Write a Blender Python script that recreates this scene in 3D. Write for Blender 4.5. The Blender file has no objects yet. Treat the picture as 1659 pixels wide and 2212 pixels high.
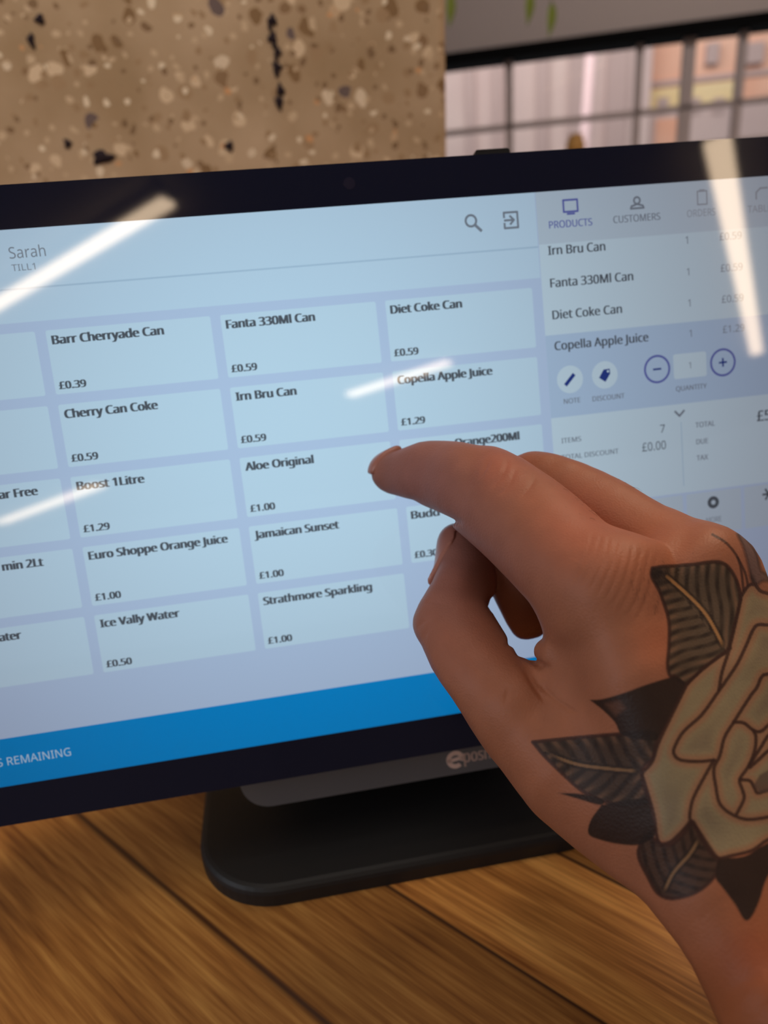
import bpy, bmesh, math, random
import numpy as np
from mathutils import Matrix, Vector

random.seed(4)
np.random.seed(4)
scn = bpy.context.scene
COL = scn.collection

# ------------------------------------------------------------------ camera
F, W, H = 1530.0, 1659, 2212                       # focal length in pixels of the frame
CAM = np.array([-0.05117779, -0.25243019, 0.23838851])
MC = np.array([[0.98480768, -0.12307103, 0.12250453],
               [-0.15850153, -0.34892108, 0.9236511],
               [-0.07093028, -0.92903585, -0.3631271]])   # camera (right, down, forward) -> world
cam_d = bpy.data.cameras.new('camera')
cam = bpy.data.objects.new('camera', cam_d)
COL.objects.link(cam)
mw = Matrix.Identity(4)
for i in range(3):
    mw[i][0], mw[i][1], mw[i][2], mw[i][3] = MC[i, 0], -MC[i, 1], -MC[i, 2], CAM[i]
cam.matrix_world = mw
cam_d.sensor_fit = 'VERTICAL'
cam_d.sensor_height = 36.0
cam_d.lens = F / H * 36.0
cam_d.clip_start = 0.02
cam_d.clip_end = 100
cam_d.dof.use_dof = True
cam_d.dof.focus_distance = 0.205
cam_d.dof.aperture_fstop = 9.0
scn.camera = cam

# ------------------------------------------------------------------ world, lights, exposure
scn.view_settings.view_transform = 'Standard'
scn.view_settings.look = 'None'
scn.view_settings.exposure = 0.0
scn.view_settings.gamma = 1.0
scn.view_settings.use_curve_mapping = False
world = bpy.data.worlds.new('world')
scn.world = world
world.use_nodes = True
world.node_tree.nodes['Background'].inputs[0].default_value = (0.84, 0.90, 1.0, 1)
world.node_tree.nodes['Background'].inputs[1].default_value = 0.22


def ray_(px, py):
    return MC @ np.array([(px - W / 2) / F, (py - H / 2) / F, 1.0])


def area(name, loc, target, size, power, color):
    d = bpy.data.lights.new(name, 'AREA')
    d.shape = 'RECTANGLE'
    d.size, d.size_y = size
    d.energy = power
    d.color = color
    o = bpy.data.objects.new(name, d)
    COL.objects.link(o)
    o.location = loc
    o.rotation_euler = (Vector(target) - Vector(loc)).to_track_quat('-Z', 'Y').to_euler()
    return o


area('ceiling_glow', (0.85, 0.55, 1.88), (0.15, 0.0, 0.0), (1.3, 1.5), 7, (1.0, 0.84, 0.66))
area('spot_lamp', (0.9, 0.4, 1.3), (0.05, -0.1, 0.1), (0.4, 0.4), 7.5, (1.0, 0.74, 0.52))
area('front_ceiling_light', (-0.35, -0.3, 1.88), (-0.05, -0.1, 0.15), (0.9, 0.9), 5.8, (1.0, 0.90, 0.78))
area('side_fill_light', (-1.1, -0.5, 0.5), (-0.03, -0.08, 0.13), (0.6, 0.6), 3.6, (0.84, 0.90, 1.0))  # added cool fill from the left, no real window on that side
wash = area('pillar_fill_light', (-0.3, 0.0, 1.5), (-0.3, 0.45, 0.8), (1.2, 0.2), 3.7, (1.0, 0.93, 0.84))  # unseen fill added to brighten the concrete pillar
wash.data.spread = math.radians(70)
area('header_fill_light', (1.3, 1.1, 1.9), (1.5, 2.6, 1.2), (0.8, 0.4), 14, (1.0, 0.92, 0.88))  # added fill that lifts the wall above the window, not a real lamp
area('daylight_street', tuple(CAM + ray_(1300, -420) * 5.2), tuple(CAM + ray_(1400, 180) * 9.0), (6.0, 2.0), 120, (1.0, 0.95, 0.92))


# ------------------------------------------------------------------ helpers
def srgb(r, g, b):
    return tuple(((c / 255) / 12.92 if c / 255 <= 0.04045 else ((c / 255 + 0.055) / 1.055) ** 2.4) for c in (r, g, b)) + (1.0,)


def mat(name, color=(128, 128, 128), rough=0.5, spec=0.5, metal=0.0):
    m = bpy.data.materials.new(name)
    m.use_nodes = True
    b = m.node_tree.nodes['Principled BSDF']
    b.inputs['Base Color'].default_value = srgb(*color)
    b.inputs['Roughness'].default_value = rough
    b.inputs['Specular IOR Level'].default_value = spec
    b.inputs['Metallic'].default_value = metal
    return m


def nodes(m):
    return m.node_tree.nodes, m.node_tree.links, m.node_tree.nodes['Principled BSDF']


def link_obj(name, me, parent=None):
    o = bpy.data.objects.new(name, me)
    COL.objects.link(o)
    if parent is not None:
        o.parent = parent
        o.matrix_parent_inverse = PINV.get(parent.name, Matrix.Identity(4))
        PINV[o.name] = Matrix.Identity(4)
    return o


PINV = {}


def thing(name, label, cat, loc, group=None):
    o = bpy.data.objects.new(name, None)
    o.empty_display_size = 0.05
    COL.objects.link(o)
    o.location = loc
    PINV[o.name] = Matrix.Translation(loc).inverted()
    tag(o, label, cat, group)
    return o


def tag(o, label=None, cat=None, group=None, kind=None):
    if label: o['label'] = label
    if cat: o['category'] = cat
    if group: o['group'] = group
    if kind: o['kind'] = kind
    return o


def from_py(name, verts, faces, mats, parent=None, fmat=None, smooth=False):
    me = bpy.data.meshes.new(name)
    me.from_pydata([tuple(v) for v in verts], [], faces)
    for m in (mats if isinstance(mats, (list, tuple)) else [mats]):
        me.materials.append(m)
    if fmat is not None:
        me.polygons.foreach_set('material_index', fmat)
    if smooth:
        me.polygons.foreach_set('use_smooth', [True] * len(me.polygons))
    me.update()
    return link_obj(name, me, parent)


def from_bm(name, bm, mats, parent=None, smooth=False):
    me = bpy.data.meshes.new(name)
    bm.normal_update()
    bm.to_mesh(me)
    bm.free()
    for m in (mats if isinstance(mats, (list, tuple)) else [mats]):
        me.materials.append(m)
    if smooth:
        me.polygons.foreach_set('use_smooth', [True] * len(me.polygons))
    return link_obj(name, me, parent)


def bm_box(bm, lo, hi, bevel=0.0, seg=2, xf=None):
    r = bmesh.ops.create_cube(bm, size=1.0)
    vs = r['verts']
    for v in vs:
        v.co = Vector([lo[i] + (v.co[i] + 0.5) * (hi[i] - lo[i]) for i in range(3)])
    if bevel:
        es = list({e for v in vs for e in v.link_edges})
        r2 = bmesh.ops.bevel(bm, geom=es, offset=bevel, segments=seg, affect='EDGES', profile=0.5)
        vs = list({v for f in r2['faces'] for v in f.verts} | {v for v in vs if v.is_valid})
    if xf:
        for v in vs:
            v.co = Vector(xf(*v.co))
    return vs


def rounded(x0, y0, x1, y1, r, n=8, radii=None):
    rs = radii or (r, r, r, r)
    pts = []
    for (cx, cy, a0, rr) in ((x1 - rs[0], y1 - rs[0], 0, rs[0]), (x0 + rs[1], y1 - rs[1], 90, rs[1]),
                             (x0 + rs[2], y0 + rs[2], 180, rs[2]), (x1 - rs[3], y0 + rs[3], 270, rs[3])):
        for k in range(n + 1):
            a = math.radians(a0 + 90 * k / n)
            pts.append((cx + rr * math.cos(a), cy + rr * math.sin(a)))
    return pts


def prism(pts, z0, z1, xf, top_in=0.0):
    """closed polygon extruded between z0 and z1 (top edge chamfered inward by top_in), mapped by xf"""
    n = len(pts)
    c = np.mean(np.array(pts), axis=0)
    P = np.array(pts)
    nrm = []
    for i in range(n):
        d = P[(i + 1) % n] - P[i - 1]
        d = d / (np.linalg.norm(d) + 1e-12)
        q = np.array([d[1], -d[0]])
        if q @ (P[i] - c) < 0: q = -q
        nrm.append(q)
    nrm = np.array(nrm)
    rings = [(P, z0)]
    if top_in:
        s = 1 if z1 > z0 else -1
        for k in range(1, 4):
            a = math.pi / 2 * k / 3
            rings.append((P - nrm * top_in * (1 - math.cos(a)), z1 - s * top_in * (1 - math.sin(a))))
        rings.insert(1, (P, z1 - s * top_in))
    else:
        rings.append((P, z1))
    V, Fc = [], []
    for (Q, z) in rings:
        V += [xf(q[0], q[1], z) for q in Q]
    for k in range(len(rings) - 1):
        for i in range(n):
            j = (i + 1) % n
            Fc.append((k * n + i, k * n + j, (k + 1) * n + j, (k + 1) * n + i))
    Fc.append(tuple(range(n - 1, -1, -1)))
    Fc.append(tuple((len(rings) - 1) * n + i for i in range(n)))
    return V, Fc


def fix_normals(o):
    bm = bmesh.new()
    bm.from_mesh(o.data)
    bmesh.ops.recalc_face_normals(bm, faces=bm.faces)
    bm.to_mesh(o.data)
    bm.free()


def ray(px, py):
    return MC @ np.array([(px - W / 2) / F, (py - H / 2) / F, 1.0])


def hit(px, py, p0, n):
    d = ray(px, py)
    return CAM + d * (((np.array(p0) - CAM) @ np.array(n)) / (d @ np.array(n)))


def tubes(paths, n=8):
    """paths: list of [(point, radius), ...] -> verts, faces"""
    V, Fc = [], []
    for path in paths:
        P = [np.array(p, float) for p, _ in path]
        base = len(V)
        for i, (p, r) in enumerate(path):
            t = P[min(i + 1, len(P) - 1)] - P[max(i - 1, 0)]
            t = t / (np.linalg.norm(t) + 1e-12)
            a = np.cross(t, [0, 0, 1.0])
            if np.linalg.norm(a) < 0.1: a = np.cross(t, [1.0, 0, 0])
            a /= np.linalg.norm(a)
            b = np.cross(t, a)
            for k in range(n):
                an = 2 * math.pi * k / n
                V.append(P[i] + r * (math.cos(an) * a + math.sin(an) * b))
        m = len(path)
        for i in range(m - 1):
            for k in range(n):
                j = (k + 1) % n
                Fc.append((base + i * n + k, base + i * n + j, base + (i + 1) * n + j, base + (i + 1) * n + k))
        Fc.append(tuple(base + k for k in range(n - 1, -1, -1)))
        Fc.append(tuple(base + (m - 1) * n + k for k in range(n)))
    return V, Fc


# ------------------------------------------------------------------ materials
def wood_material():
    m = mat('oak_plank_wood', (150, 95, 45), 0.42, 0.35)
    nt, ln, b = nodes(m)
    geo = nt.new('ShaderNodeNewGeometry')
    mp = nt.new('ShaderNodeMapping')
    mp.inputs['Rotation'].default_value = (0, 0, math.radians(48))   # planks run along local x after the turn
    ln.new(geo.outputs['Position'], mp.inputs['Vector'])
    sep = nt.new('ShaderNodeSeparateXYZ')
    ln.new(mp.outputs[0], sep.inputs[0])
    # plank index across the grain
    add = nt.new('ShaderNodeMath'); add.operation = 'ADD'; add.inputs[1].default_value = 0.1085 + 0.0525 * 20
    ln.new(sep.outputs['Y'], add.inputs[0])
    dv = nt.new('ShaderNodeMath'); dv.operation = 'DIVIDE'; dv.inputs[1].default_value = 0.0525
    ln.new(add.outputs[0], dv.inputs[0])
    # the boards left of the till are twice as wide
    hf = nt.new('ShaderNodeMath'); hf.operation = 'MULTIPLY_ADD'; hf.inputs[1].default_value = 0.5; hf.inputs[2].default_value = 10.0
    ln.new(dv.outputs[0], hf.inputs[0])
    bd = nt.new('ShaderNodeMath'); bd.operation = 'MAXIMUM'
    mn = nt.new('ShaderNodeMath'); mn.operation = 'MINIMUM'; mn.inputs[1].default_value = 20.0
    ln.new(hf.outputs[0], mn.inputs[0])
    ln.new(mn.outputs[0], bd.inputs[0]); ln.new(dv.outputs[0], bd.inputs[1])
    fl = nt.new('ShaderNodeMath'); fl.operation = 'FLOOR'
    ln.new(bd.outputs[0], fl.inputs[0])
    fr = nt.new('ShaderNodeMath'); fr.operation = 'FRACT'
    ln.new(bd.outputs[0], fr.inputs[0])
    wn = nt.new('ShaderNodeTexWhiteNoise'); wn.noise_dimensions = '1D'
    ln.new(fl.outputs[0], wn.inputs['W'])
    # long grain noise, offset per plank
    cmb = nt.new('ShaderNodeCombineXYZ')
    ln.new(sep.outputs['X'], cmb.inputs[0])
    ln.new(sep.outputs['Y'], cmb.inputs[1])
    ln.new(wn.outputs['Value'], cmb.inputs[2])
    sc = nt.new('ShaderNodeMapping'); sc.inputs['Scale'].default_value = (6, 110, 40)
    ln.new(cmb.outputs[0], sc.inputs[0])
    n1 = nt.new('ShaderNodeTexNoise'); n1.inputs['Scale'].default_value = 1.0; n1.inputs['Detail'].default_value = 5
    n1.inputs['Distortion'].default_value = 0.7
    ln.new(sc.outputs[0], n1.inputs['Vector'])
    sc2 = nt.new('ShaderNodeMapping'); sc2.inputs['Scale'].default_value = (25, 480, 40)
    ln.new(cmb.outputs[0], sc2.inputs[0])
    n2 = nt.new('ShaderNodeTexNoise'); n2.inputs['Scale'].default_value = 1.0; n2.inputs['Detail'].default_value = 4
    ln.new(sc2.outputs[0], n2.inputs['Vector'])
    mix = nt.new('ShaderNodeMath'); mix.operation = 'MULTIPLY_ADD'; mix.inputs[1].default_value = 0.5
    ln.new(n1.outputs['Fac'], mix.inputs[0])
    m2 = nt.new('ShaderNodeMath'); m2.operation = 'MULTIPLY'; m2.inputs[1].default_value = 0.5
    ln.new(n2.outputs['Fac'], m2.inputs[0])
    ln.new(m2.outputs[0], mix.inputs[2])
    ramp = nt.new('ShaderNodeValToRGB')
    e = ramp.color_ramp.elements
    e[0].position, e[0].color = 0.33, srgb(118, 70, 30)
    e[1].position, e[1].color = 0.68, srgb(216, 160, 86)
    k = e.new(0.5); k.color = srgb(172, 116, 57)
    ln.new(mix.outputs[0], ramp.inputs[0])
    # per-plank tone
    tone = nt.new('ShaderNodeMapRange')
    tone.inputs['To Min'].default_value = 0.94; tone.inputs['To Max'].default_value = 1.04
    ln.new(wn.outputs['Value'], tone.inputs['Value'])
    tsum = tone.outputs[0]
    for idx, dt in ((20, -0.1), (21, 0.62), (19, -0.04)):           # darker and paler boards by the till; the paler lifted against the hand's shadow
        cmp_ = nt.new('ShaderNodeMath'); cmp_.operation = 'COMPARE'; cmp_.inputs[1].default_value = idx; cmp_.inputs[2].default_value = 0.4
        ln.new(fl.outputs[0], cmp_.inputs[0])
        ma = nt.new('ShaderNodeMath'); ma.operation = 'MULTIPLY_ADD'; ma.inputs[1].default_value = dt
        ln.new(cmp_.outputs[0], ma.inputs[0]); ln.new(tsum, ma.inputs[2])
        tsum = ma.outputs[0]
    hsv = nt.new('ShaderNodeHueSaturation')
    ln.new(tsum, hsv.inputs['Value'])
    ln.new(ramp.outputs[0], hsv.inputs['Color'])
    # seams
    pp = nt.new('ShaderNodeMath'); pp.operation = 'PINGPONG'; pp.inputs[1].default_value = 0.5
    ln.new(fr.outputs[0], pp.inputs[0])
    seam = nt.new('ShaderNodeMapRange')
    seam.inputs['From Min'].default_value = 0.004; seam.inputs['From Max'].default_value = 0.026
    ln.new(pp.outputs[0], seam.inputs['Value'])
    mx = nt.new('ShaderNodeMixRGB')
    mx.inputs[1].default_value = srgb(78, 46, 24)
    ln.new(seam.outputs[0], mx.inputs[0])
    ln.new(hsv.outputs[0], mx.inputs[2])
    ln.new(mx.outputs[0], b.inputs['Base Color'])
    bp = nt.new('ShaderNodeBump'); bp.inputs['Strength'].default_value = 0.15; bp.inputs['Distance'].default_value = 0.0008
    ln.new(mix.outputs[0], bp.inputs['Height'])
    ln.new(bp.outputs[0], b.inputs['Normal'])
    return m


def concrete_material():
    m = mat('exposed_aggregate_concrete', (150, 128, 102), 0.85, 0.2)
    nt, ln, b = nodes(m)
    geo = nt.new('ShaderNodeNewGeometry')
    warp = nt.new('ShaderNodeTexNoise'); warp.inputs['Scale'].default_value = 60
    ln.new(geo.outputs['Position'], warp.inputs['Vector'])
    vadd = nt.new('ShaderNodeVectorMath'); vadd.operation = 'MULTIPLY_ADD'
    vadd.inputs[1].default_value = (0.012, 0.012, 0.012)
    ln.new(warp.outputs['Color'], vadd.inputs[0])
    ln.new(geo.outputs['Position'], vadd.inputs[2])
    col = None
    base = nt.new('ShaderNodeTexNoise'); base.inputs['Scale'].default_value = 9; base.inputs['Detail'].default_value = 6
    ln.new(geo.outputs['Position'], base.inputs['Vector'])
    rb = nt.new('ShaderNodeValToRGB')
    rb.color_ramp.elements[0].position, rb.color_ramp.elements[0].color = 0.35, srgb(150, 124, 94)
    rb.color_ramp.elements[1].position, rb.color_ramp.elements[1].color = 0.68, srgb(178, 152, 124)
    ln.new(base.outputs['Fac'], rb.inputs[0])
    prev = rb.outputs[0]
    for scale, thr, ramp_cols in ((70, 0.36, [(0.0, (124, 96, 66)), (0.16, (198, 172, 142)), (0.42, (152, 124, 94)), (0.6, (182, 152, 120)), (0.74, (132, 104, 76)), (0.84, (204, 182, 156)), (0.96, (100, 84, 80))]),
                                  (120, 0.33, [(0.0, (122, 96, 70)), (0.25, (186, 160, 130)), (0.55, (146, 118, 88)), (0.8, (212, 192, 166)), (0.95, (190, 140, 96))])):
        vo = nt.new('ShaderNodeTexVoronoi'); vo.inputs['Scale'].default_value = scale
        vo.inputs['Randomness'].default_value = 1.0
        ln.new(vadd.outputs[0], vo.inputs['Vector'])
        sepc = nt.new('ShaderNodeSeparateColor')
        ln.new(vo.outputs['Color'], sepc.inputs[0])
        cr = nt.new('ShaderNodeValToRGB'); cr.color_ramp.interpolation = 'CONSTANT'
        els = cr.color_ramp.elements
        els[0].position, els[0].color = 0, srgb(*ramp_cols[0][1])
        els[1].position, els[1].color = ramp_cols[1][0], srgb(*ramp_cols[1][1])
        for p, c in ramp_cols[2:]:
            els.new(p).color = srgb(*c)
        ln.new(sepc.outputs[0], cr.inputs[0])
        # only some of the cells are stones, each of its own size
        rad = nt.new('ShaderNodeMapRange'); rad.inputs['From Min'].default_value = 0.35; rad.inputs['From Max'].default_value = 1.0
        rad.inputs['To Min'].default_value = 0.0; rad.inputs['To Max'].default_value = 0.46
        ln.new(sepc.outputs[1], rad.inputs['Value'])
        lt = nt.new('ShaderNodeMath'); lt.operation = 'LESS_THAN'
        ln.new(vo.outputs['Distance'], lt.inputs[0])
        ln.new(rad.outputs[0], lt.inputs[1])
        mx = nt.new('ShaderNodeMixRGB')
        ln.new(lt.outputs[0], mx.inputs[0])
        ln.new(prev, mx.inputs[1])
        ln.new(cr.outputs[0], mx.inputs[2])
        prev = mx.outputs[0]
    ln.new(prev, b.inputs['Base Color'])
    bp = nt.new('ShaderNodeBump'); bp.inputs['Strength'].default_value = 0.5; bp.inputs['Distance'].default_value = 0.004
    ln.new(base.outputs['Fac'], bp.inputs['Height'])
    ln.new(bp.outputs[0], b.inputs['Normal'])
    return m


def screen_mat(name, rgb, gain=1.0):
    """backlit LCD pixel colour under glossy glass; a panel is dimmer seen at a slant"""
    m = mat(name, (0, 0, 0), 0.035, 0.5)
    nt, ln, b = nodes(m)
    b.inputs['Base Color'].default_value = (0.004, 0.004, 0.005, 1)
    g = nt.new('ShaderNodeNewGeometry')
    d = nt.new('ShaderNodeVectorMath'); d.operation = 'DOT_PRODUCT'
    ln.new(g.outputs['Normal'], d.inputs[0]); ln.new(g.outputs['Incoming'], d.inputs[1])
    ab = nt.new('ShaderNodeMath'); ab.operation = 'ABSOLUTE'
    ln.new(d.outputs['Value'], ab.inputs[0])
    cc = nt.new('ShaderNodeCombineColor')
    for k, ex in enumerate((2.9, 3.7, 3.7)):
        pw = nt.new('ShaderNodeMath'); pw.operation = 'POWER'; pw.inputs[1].default_value = ex
        ln.new(ab.outputs[0], pw.inputs[0]); ln.new(pw.outputs[0], cc.inputs[k])
    mu = nt.new('ShaderNodeMixRGB'); mu.blend_type = 'MULTIPLY'; mu.inputs[0].default_value = 1.0
    mu.inputs[1].default_value = srgb(*rgb)
    ln.new(cc.outputs[0], mu.inputs[2])
    ln.new(mu.outputs[0], b.inputs['Emission Color'])
    b.inputs['Emission Strength'].default_value = gain
    return m


M_WOOD = wood_material()
M_CONC = concrete_material()
M_DARKMARK = mat('dark_pit', (38, 30, 34), 0.9, 0.1)
M_BEZEL = mat('black_glass_bezel', (30, 33, 54), 0.035, 0.36)
M_HOUS = mat('black_plastic', (28, 28, 31), 0.45, 0.35)
M_CHIN = mat('dark_grey_plastic', (98, 99, 104), 0.5, 0.4)
M_BASE = mat('matt_black_base', (34, 33, 34), 0.5, 0.35)
M_LOGO = mat('pale_logo_print', (222, 196, 186), 0.5, 0.3)
M_LENS = mat('webcam_lens_glass', (44, 42, 62), 0.1, 0.5)
M_HEAD = mat('taupe_painted_wall', (200, 184, 178), 0.8, 0.2)
M_FRAME = mat('black_window_frame', (9, 9, 10), 0.8, 0.1)
M_BAR = mat('grey_glazing_bar', (196, 178, 174), 0.5, 0.4)
M_CEIL = mat('white_painted_ceiling', (200, 192, 182), 0.9, 0.1)
M_FLOOR = mat('grey_floor', (120, 108, 98), 0.6, 0.3)

SC_BG = screen_mat('screen_background', (166, 192, 222))
SC_TILE = screen_mat('screen_tile', (176, 208, 228))
SC_HEAD = screen_mat('screen_title_strip', (174, 206, 228))
SC_PANE = screen_mat('screen_order_pane', (180, 208, 224))
SC_TABS = screen_mat('screen_tab_strip', (170, 194, 211))
SC_SEL = screen_mat('screen_selected_row', (160, 189, 217))
SC_BLUE = screen_mat('screen_blue_bar', (0, 132, 204))
SC_TEXT = screen_mat('screen_dark_text', (74, 84, 94))
SC_GREY = screen_mat('screen_grey_text', (112, 126, 140))
SC_PURP = screen_mat('screen_violet', (86, 98, 168))
SC_NAVY = screen_mat('screen_navy', (34, 56, 130))
SC_LINE = screen_mat('screen_thin_line', (156, 188, 212))
SC_FAINT = screen_mat('screen_faint_text', (138, 152, 166))
SC_WTXT = screen_mat('screen_pale_text', (180, 214, 236))

# ------------------------------------------------------------------ setting
# concrete pillar behind the till
YP = 0.45
e0 = hit(965, 0, (0, YP, 0), (0, 1, 0))
e1 = hit(968, 340, (0, YP, 0), (0, 1, 0))
sl = (e1[0] - e0[0]) / (e1[2] - e0[2])
zt, zl = 1.98, -0.9
xt, xl = e0[0] + sl * (zt - e0[2]), e0[0] + sl * (zl - e0[2])
bm = bmesh.new()
vs = bm_box(bm, (-0.85, YP, zl), (xt, YP + 0.4, zt), 0.008, 3)
for v in vs:
    if v.co.x > -0.2: v.co.x += (xl - xt) * (zt - v.co.z) / (zt - zl)
pillar = from_bm('wall_back', bm, M_CONC, smooth=False)
tag(pillar, 'exposed aggregate concrete pillar behind the till', 'wall', kind='structure')
# run of dark pits down the concrete
V, Fc = [], []
for (px, py, rx, rz) in ((588, 44, 9, 9), (584, 62, 4, 9), (589, 84, 9, 10), (594, 98, 5, 8), (600, 112, 7, 8), (597, 128, 4, 8), (598, 147, 9, 10),
                         (606, 195, 8, 11), (603, 222, 8, 12), (598, 160, 5, 6), (86, 42, 8, 8), (68, 88, 6, 12), (222, 340, 20, 12), (495, 316, 9, 9), (146, 310, 7, 8)):
    c = hit(px, py, (0, YP, 0), (0, 1, 0))
    k = np.linalg.norm(c - CAM) / F
    b0 = len(V)
    nn, mm = 14, 5
    for i in range(mm + 1):
        th = math.pi * i / mm
        for j in range(nn):
            ph = 2 * math.pi * j / nn
            w = 1 + 0.25 * math.sin(3 * ph + px) + 0.15 * math.sin(5 * ph + py)
            V.append((c[0] + rx * k * w * math.sin(th) * math.cos(ph), c[1] - 0.0015 * math.cos(th), c[2] + rz * k * w * math.sin(th) * math.sin(ph)))
    for i in range(mm):
        for j in range(nn):
            q = (j + 1) % nn
            Fc.append((b0 + i * nn + j, b0 + i * nn + q, b0 + (i + 1) * nn + q, b0 + (i + 1) * nn + j))
o = from_py('dark_pits', V, Fc, M_DARKMARK, pillar, smooth=True)
o['kind'] = 'stuff'
fix_normals(o)

# ceiling, floor
bm = bmesh.new(); bm_box(bm, (-9, -16, 1.98), (9, 3.2, 2.05))
tag(from_bm('ceiling', bm, M_CEIL), kind='structure')
bm = bmesh.new(); bm_box(bm, (-9, -16, -0.95), (9, 3.2, -0.9))
tag(from_bm('floor', bm, M_FLOOR), kind='structure')

# window wall, running away to the left
WD = np.array([-0.931, 0.366, 0.0]); WD /= np.linalg.norm(WD)
WN = np.array([WD[1], -WD[0], 0.0])            # away from the room
if WN[1] < 0: WN = -WN
WP = CAM + ray(1300, 170) * 3.0


def wpt(px, py, off=0.0):
    return hit(px, py, WP + WN * off, WN)


def wall_uv(p):
    return ((p - WP) @ WD, p[2])


def wall_xyz(s, z, d):
    return WP * np.array([1, 1, 0]) + WD * s + WN * d + np.array([0, 0, z])


def wbox(name, s0, s1, z0, z1, d0, d1, m, parent=None, bevel=0.0):
    bm = bmesh.new()
    bm_box(bm, (min(s0, s1), min(z0, z1), d0), (max(s0, s1), max(z0, z1), d1), bevel, xf=wall_xyz)
    o = from_bm(name, bm, m, parent)
    fix_normals(o)
    return o


# bottom edge line of the header = top of the glass, and the frame head
a_top, b_top = wall_uv(wpt(965, 122)), wall_uv(wpt(1659, 30))
a_bot, b_bot = wall_uv(wpt(965, 148)), wall_uv(wpt(1659, 58))
zh = 0.5 * (a_top[1] + b_top[1]); zg = 0.5 * (a_bot[1] + b_bot[1])
S0, S1 = -3.0, 3.5
zsill = wall_uv(wpt(1245, 330))[1] - 0.02
tag(wbox('wall_window', S0, S1, zh, 1.98, -0.02, 0.2, M_HEAD), kind='structure')
tag(wbox('wall_window_lower', S0, S1, -0.9, zsill - 0.04, -0.02, 0.2, M_HEAD), kind='structure')
win = tag(wbox('window_1', S0, S1, zg, zh, -0.06, 0.1, M_FRAME), kind='structure')
for name, xa, xb, wpx in (('glazing_bar', 1101, 1097, 14), ('glazing_bar', 1386, 1372, 12), ('glazing_bar', 1494, 1474, 20), ('glazing_bar', 1606, 1588, 13)):
    p = wall_uv(wpt(0.5 * (xa + xb), 200)); k = np.linalg.norm(wpt(xa, 200) - CAM) / F
    wbox('glazing_bar', p[0] - wpx * k / 2, p[0] + wpx * k / 2, zsill, zg + 0.01, 0.0, 0.05, M_BAR, win)
r0 = wall_uv(wpt(1310, 250)); k = 3.1 / F
wbox('transom', S0, S1, r0[1] - 5 * k, r0[1] + 5 * k, 0.0, 0.05, M_BAR, win)
wbox('window_sill', S0, S1, zsill - 0.04, zsill, -0.22, 0.06, M_HEAD, win, 0.006)
mg = bpy.data.materials.new('window_glass'); mg.use_nodes = True
nt = mg.node_tree; nt.nodes.clear()
out = nt.nodes.new('ShaderNodeOutputMaterial'); mixs = nt.nodes.new('ShaderNodeMixShader')
tr = nt.nodes.new('ShaderNodeBsdfTransparent'); gl = nt.nodes.new('ShaderNodeBsdfGlossy'); gl.inputs['Roughness'].default_value = 0.02
tr.inputs[0].default_value = (0.96, 0.95, 0.94, 1)
fr = nt.nodes.new('ShaderNodeFresnel'); fr.inputs[0].default_value = 1.08
nt.links.new(fr.outputs[0], mixs.inputs[0]); nt.links.new(tr.outputs[0], mixs.inputs[1]); nt.links.new(gl.outputs[0], mixs.inputs[2])
nt.links.new(mixs.outputs[0], out.inputs[0])
wbox('glass_pane', S0, S1, zsill, zg, 0.02, 0.026, mg, win)

# buildings across the street
DB = 6.0


def bpt(px, py):
    p = hit(px, py, WP + WN * DB, WN)
    return ((p - WP) @ WD, p[2])


def bbox(name, pxs, pys, d0, d1, m, parent):
    a, c = bpt(pxs[0], pys[0]), (bpt(pxs[1], pys[1])[0], bpt(pxs[0], pys[1])[1])
    return wbox(name, a[0], c[0], a[1], c[1], DB + d0, DB + d1, m, parent)


def facade_mat(name, c1, c2, sc):
    m = mat(name, c1, 0.9, 0.1)
    nt, ln, b = nodes(m)
    g = nt.new('ShaderNodeNewGeometry'); n = nt.new('ShaderNodeTexNoise'); n.inputs['Scale'].default_value = sc
    ln.new(g.outputs['Position'], n.inputs['Vector'])
    r = nt.new('ShaderNodeValToRGB')
    r.color_ramp.elements[0].position, r.color_ramp.elements[0].color = 0.35, srgb(*c1)
    r.color_ramp.elements[1].position, r.color_ramp.elements[1].color = 0.65, srgb(*c2)
    ln.new(n.outputs['Fac'], r.inputs[0]); ln.new(r.outputs[0], b.inputs['Base Color'])
    return m


M_GREYP = facade_mat('pink_grey_cladding', (212, 190, 186), (228, 208, 202), 0.8)
M_PEACH = facade_mat('peach_brick', (246, 188, 160), (252, 206, 182), 1.2)
M_CREAM = facade_mat('cream_fascia', (250, 224, 170), (255, 236, 196), 1.2)
M_SHADE = mat('grey_band', (200, 178, 174), 0.9, 0.1)
bp0 = wall_xyz(bpt(1100, 250)[0], -3.0, DB + 0.5)
bl = thing('building', 'pinkish grey clad building seen through the left window panes', 'building', tuple(bp0))
bbox('wall', (700, 1393), (70, 420), 0.0, 0.28, M_GREYP, bl)
for xa, xb in ((1005, 1030), (1066, 1084), (1160, 1182), (1232, 1258), (1316, 1342)):
    bbox('cladding_strip', (xa, xb), (72, 418), -0.06, 0.0, M_SHADE, bl)
bq0 = wall_xyz(bpt(1550, 250)[0], -3.0, DB + 1.0)
br = thing('building', 'peach brick shop building with cream fascia seen through the right window panes', 'building', tuple(bq0))
bbox('wall', (1397, 2100), (-200, 420), 0.3, 2.3, M_PEACH, br)
bbox('string_course', (1395, 2100), (170, 182), 0.27, 0.3, M_SHADE, br)
bbox('fascia', (1400, 1600), (186, 238), 0.28, 0.3, M_CREAM, br)
bbox('shopfront', (1395, 2100), (240, 420), 0.28, 0.3, M_GREYP, br)
bbox('door', (1424, 1466), (252, 420), 0.26, 0.28, M_PEACH, br)
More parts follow.
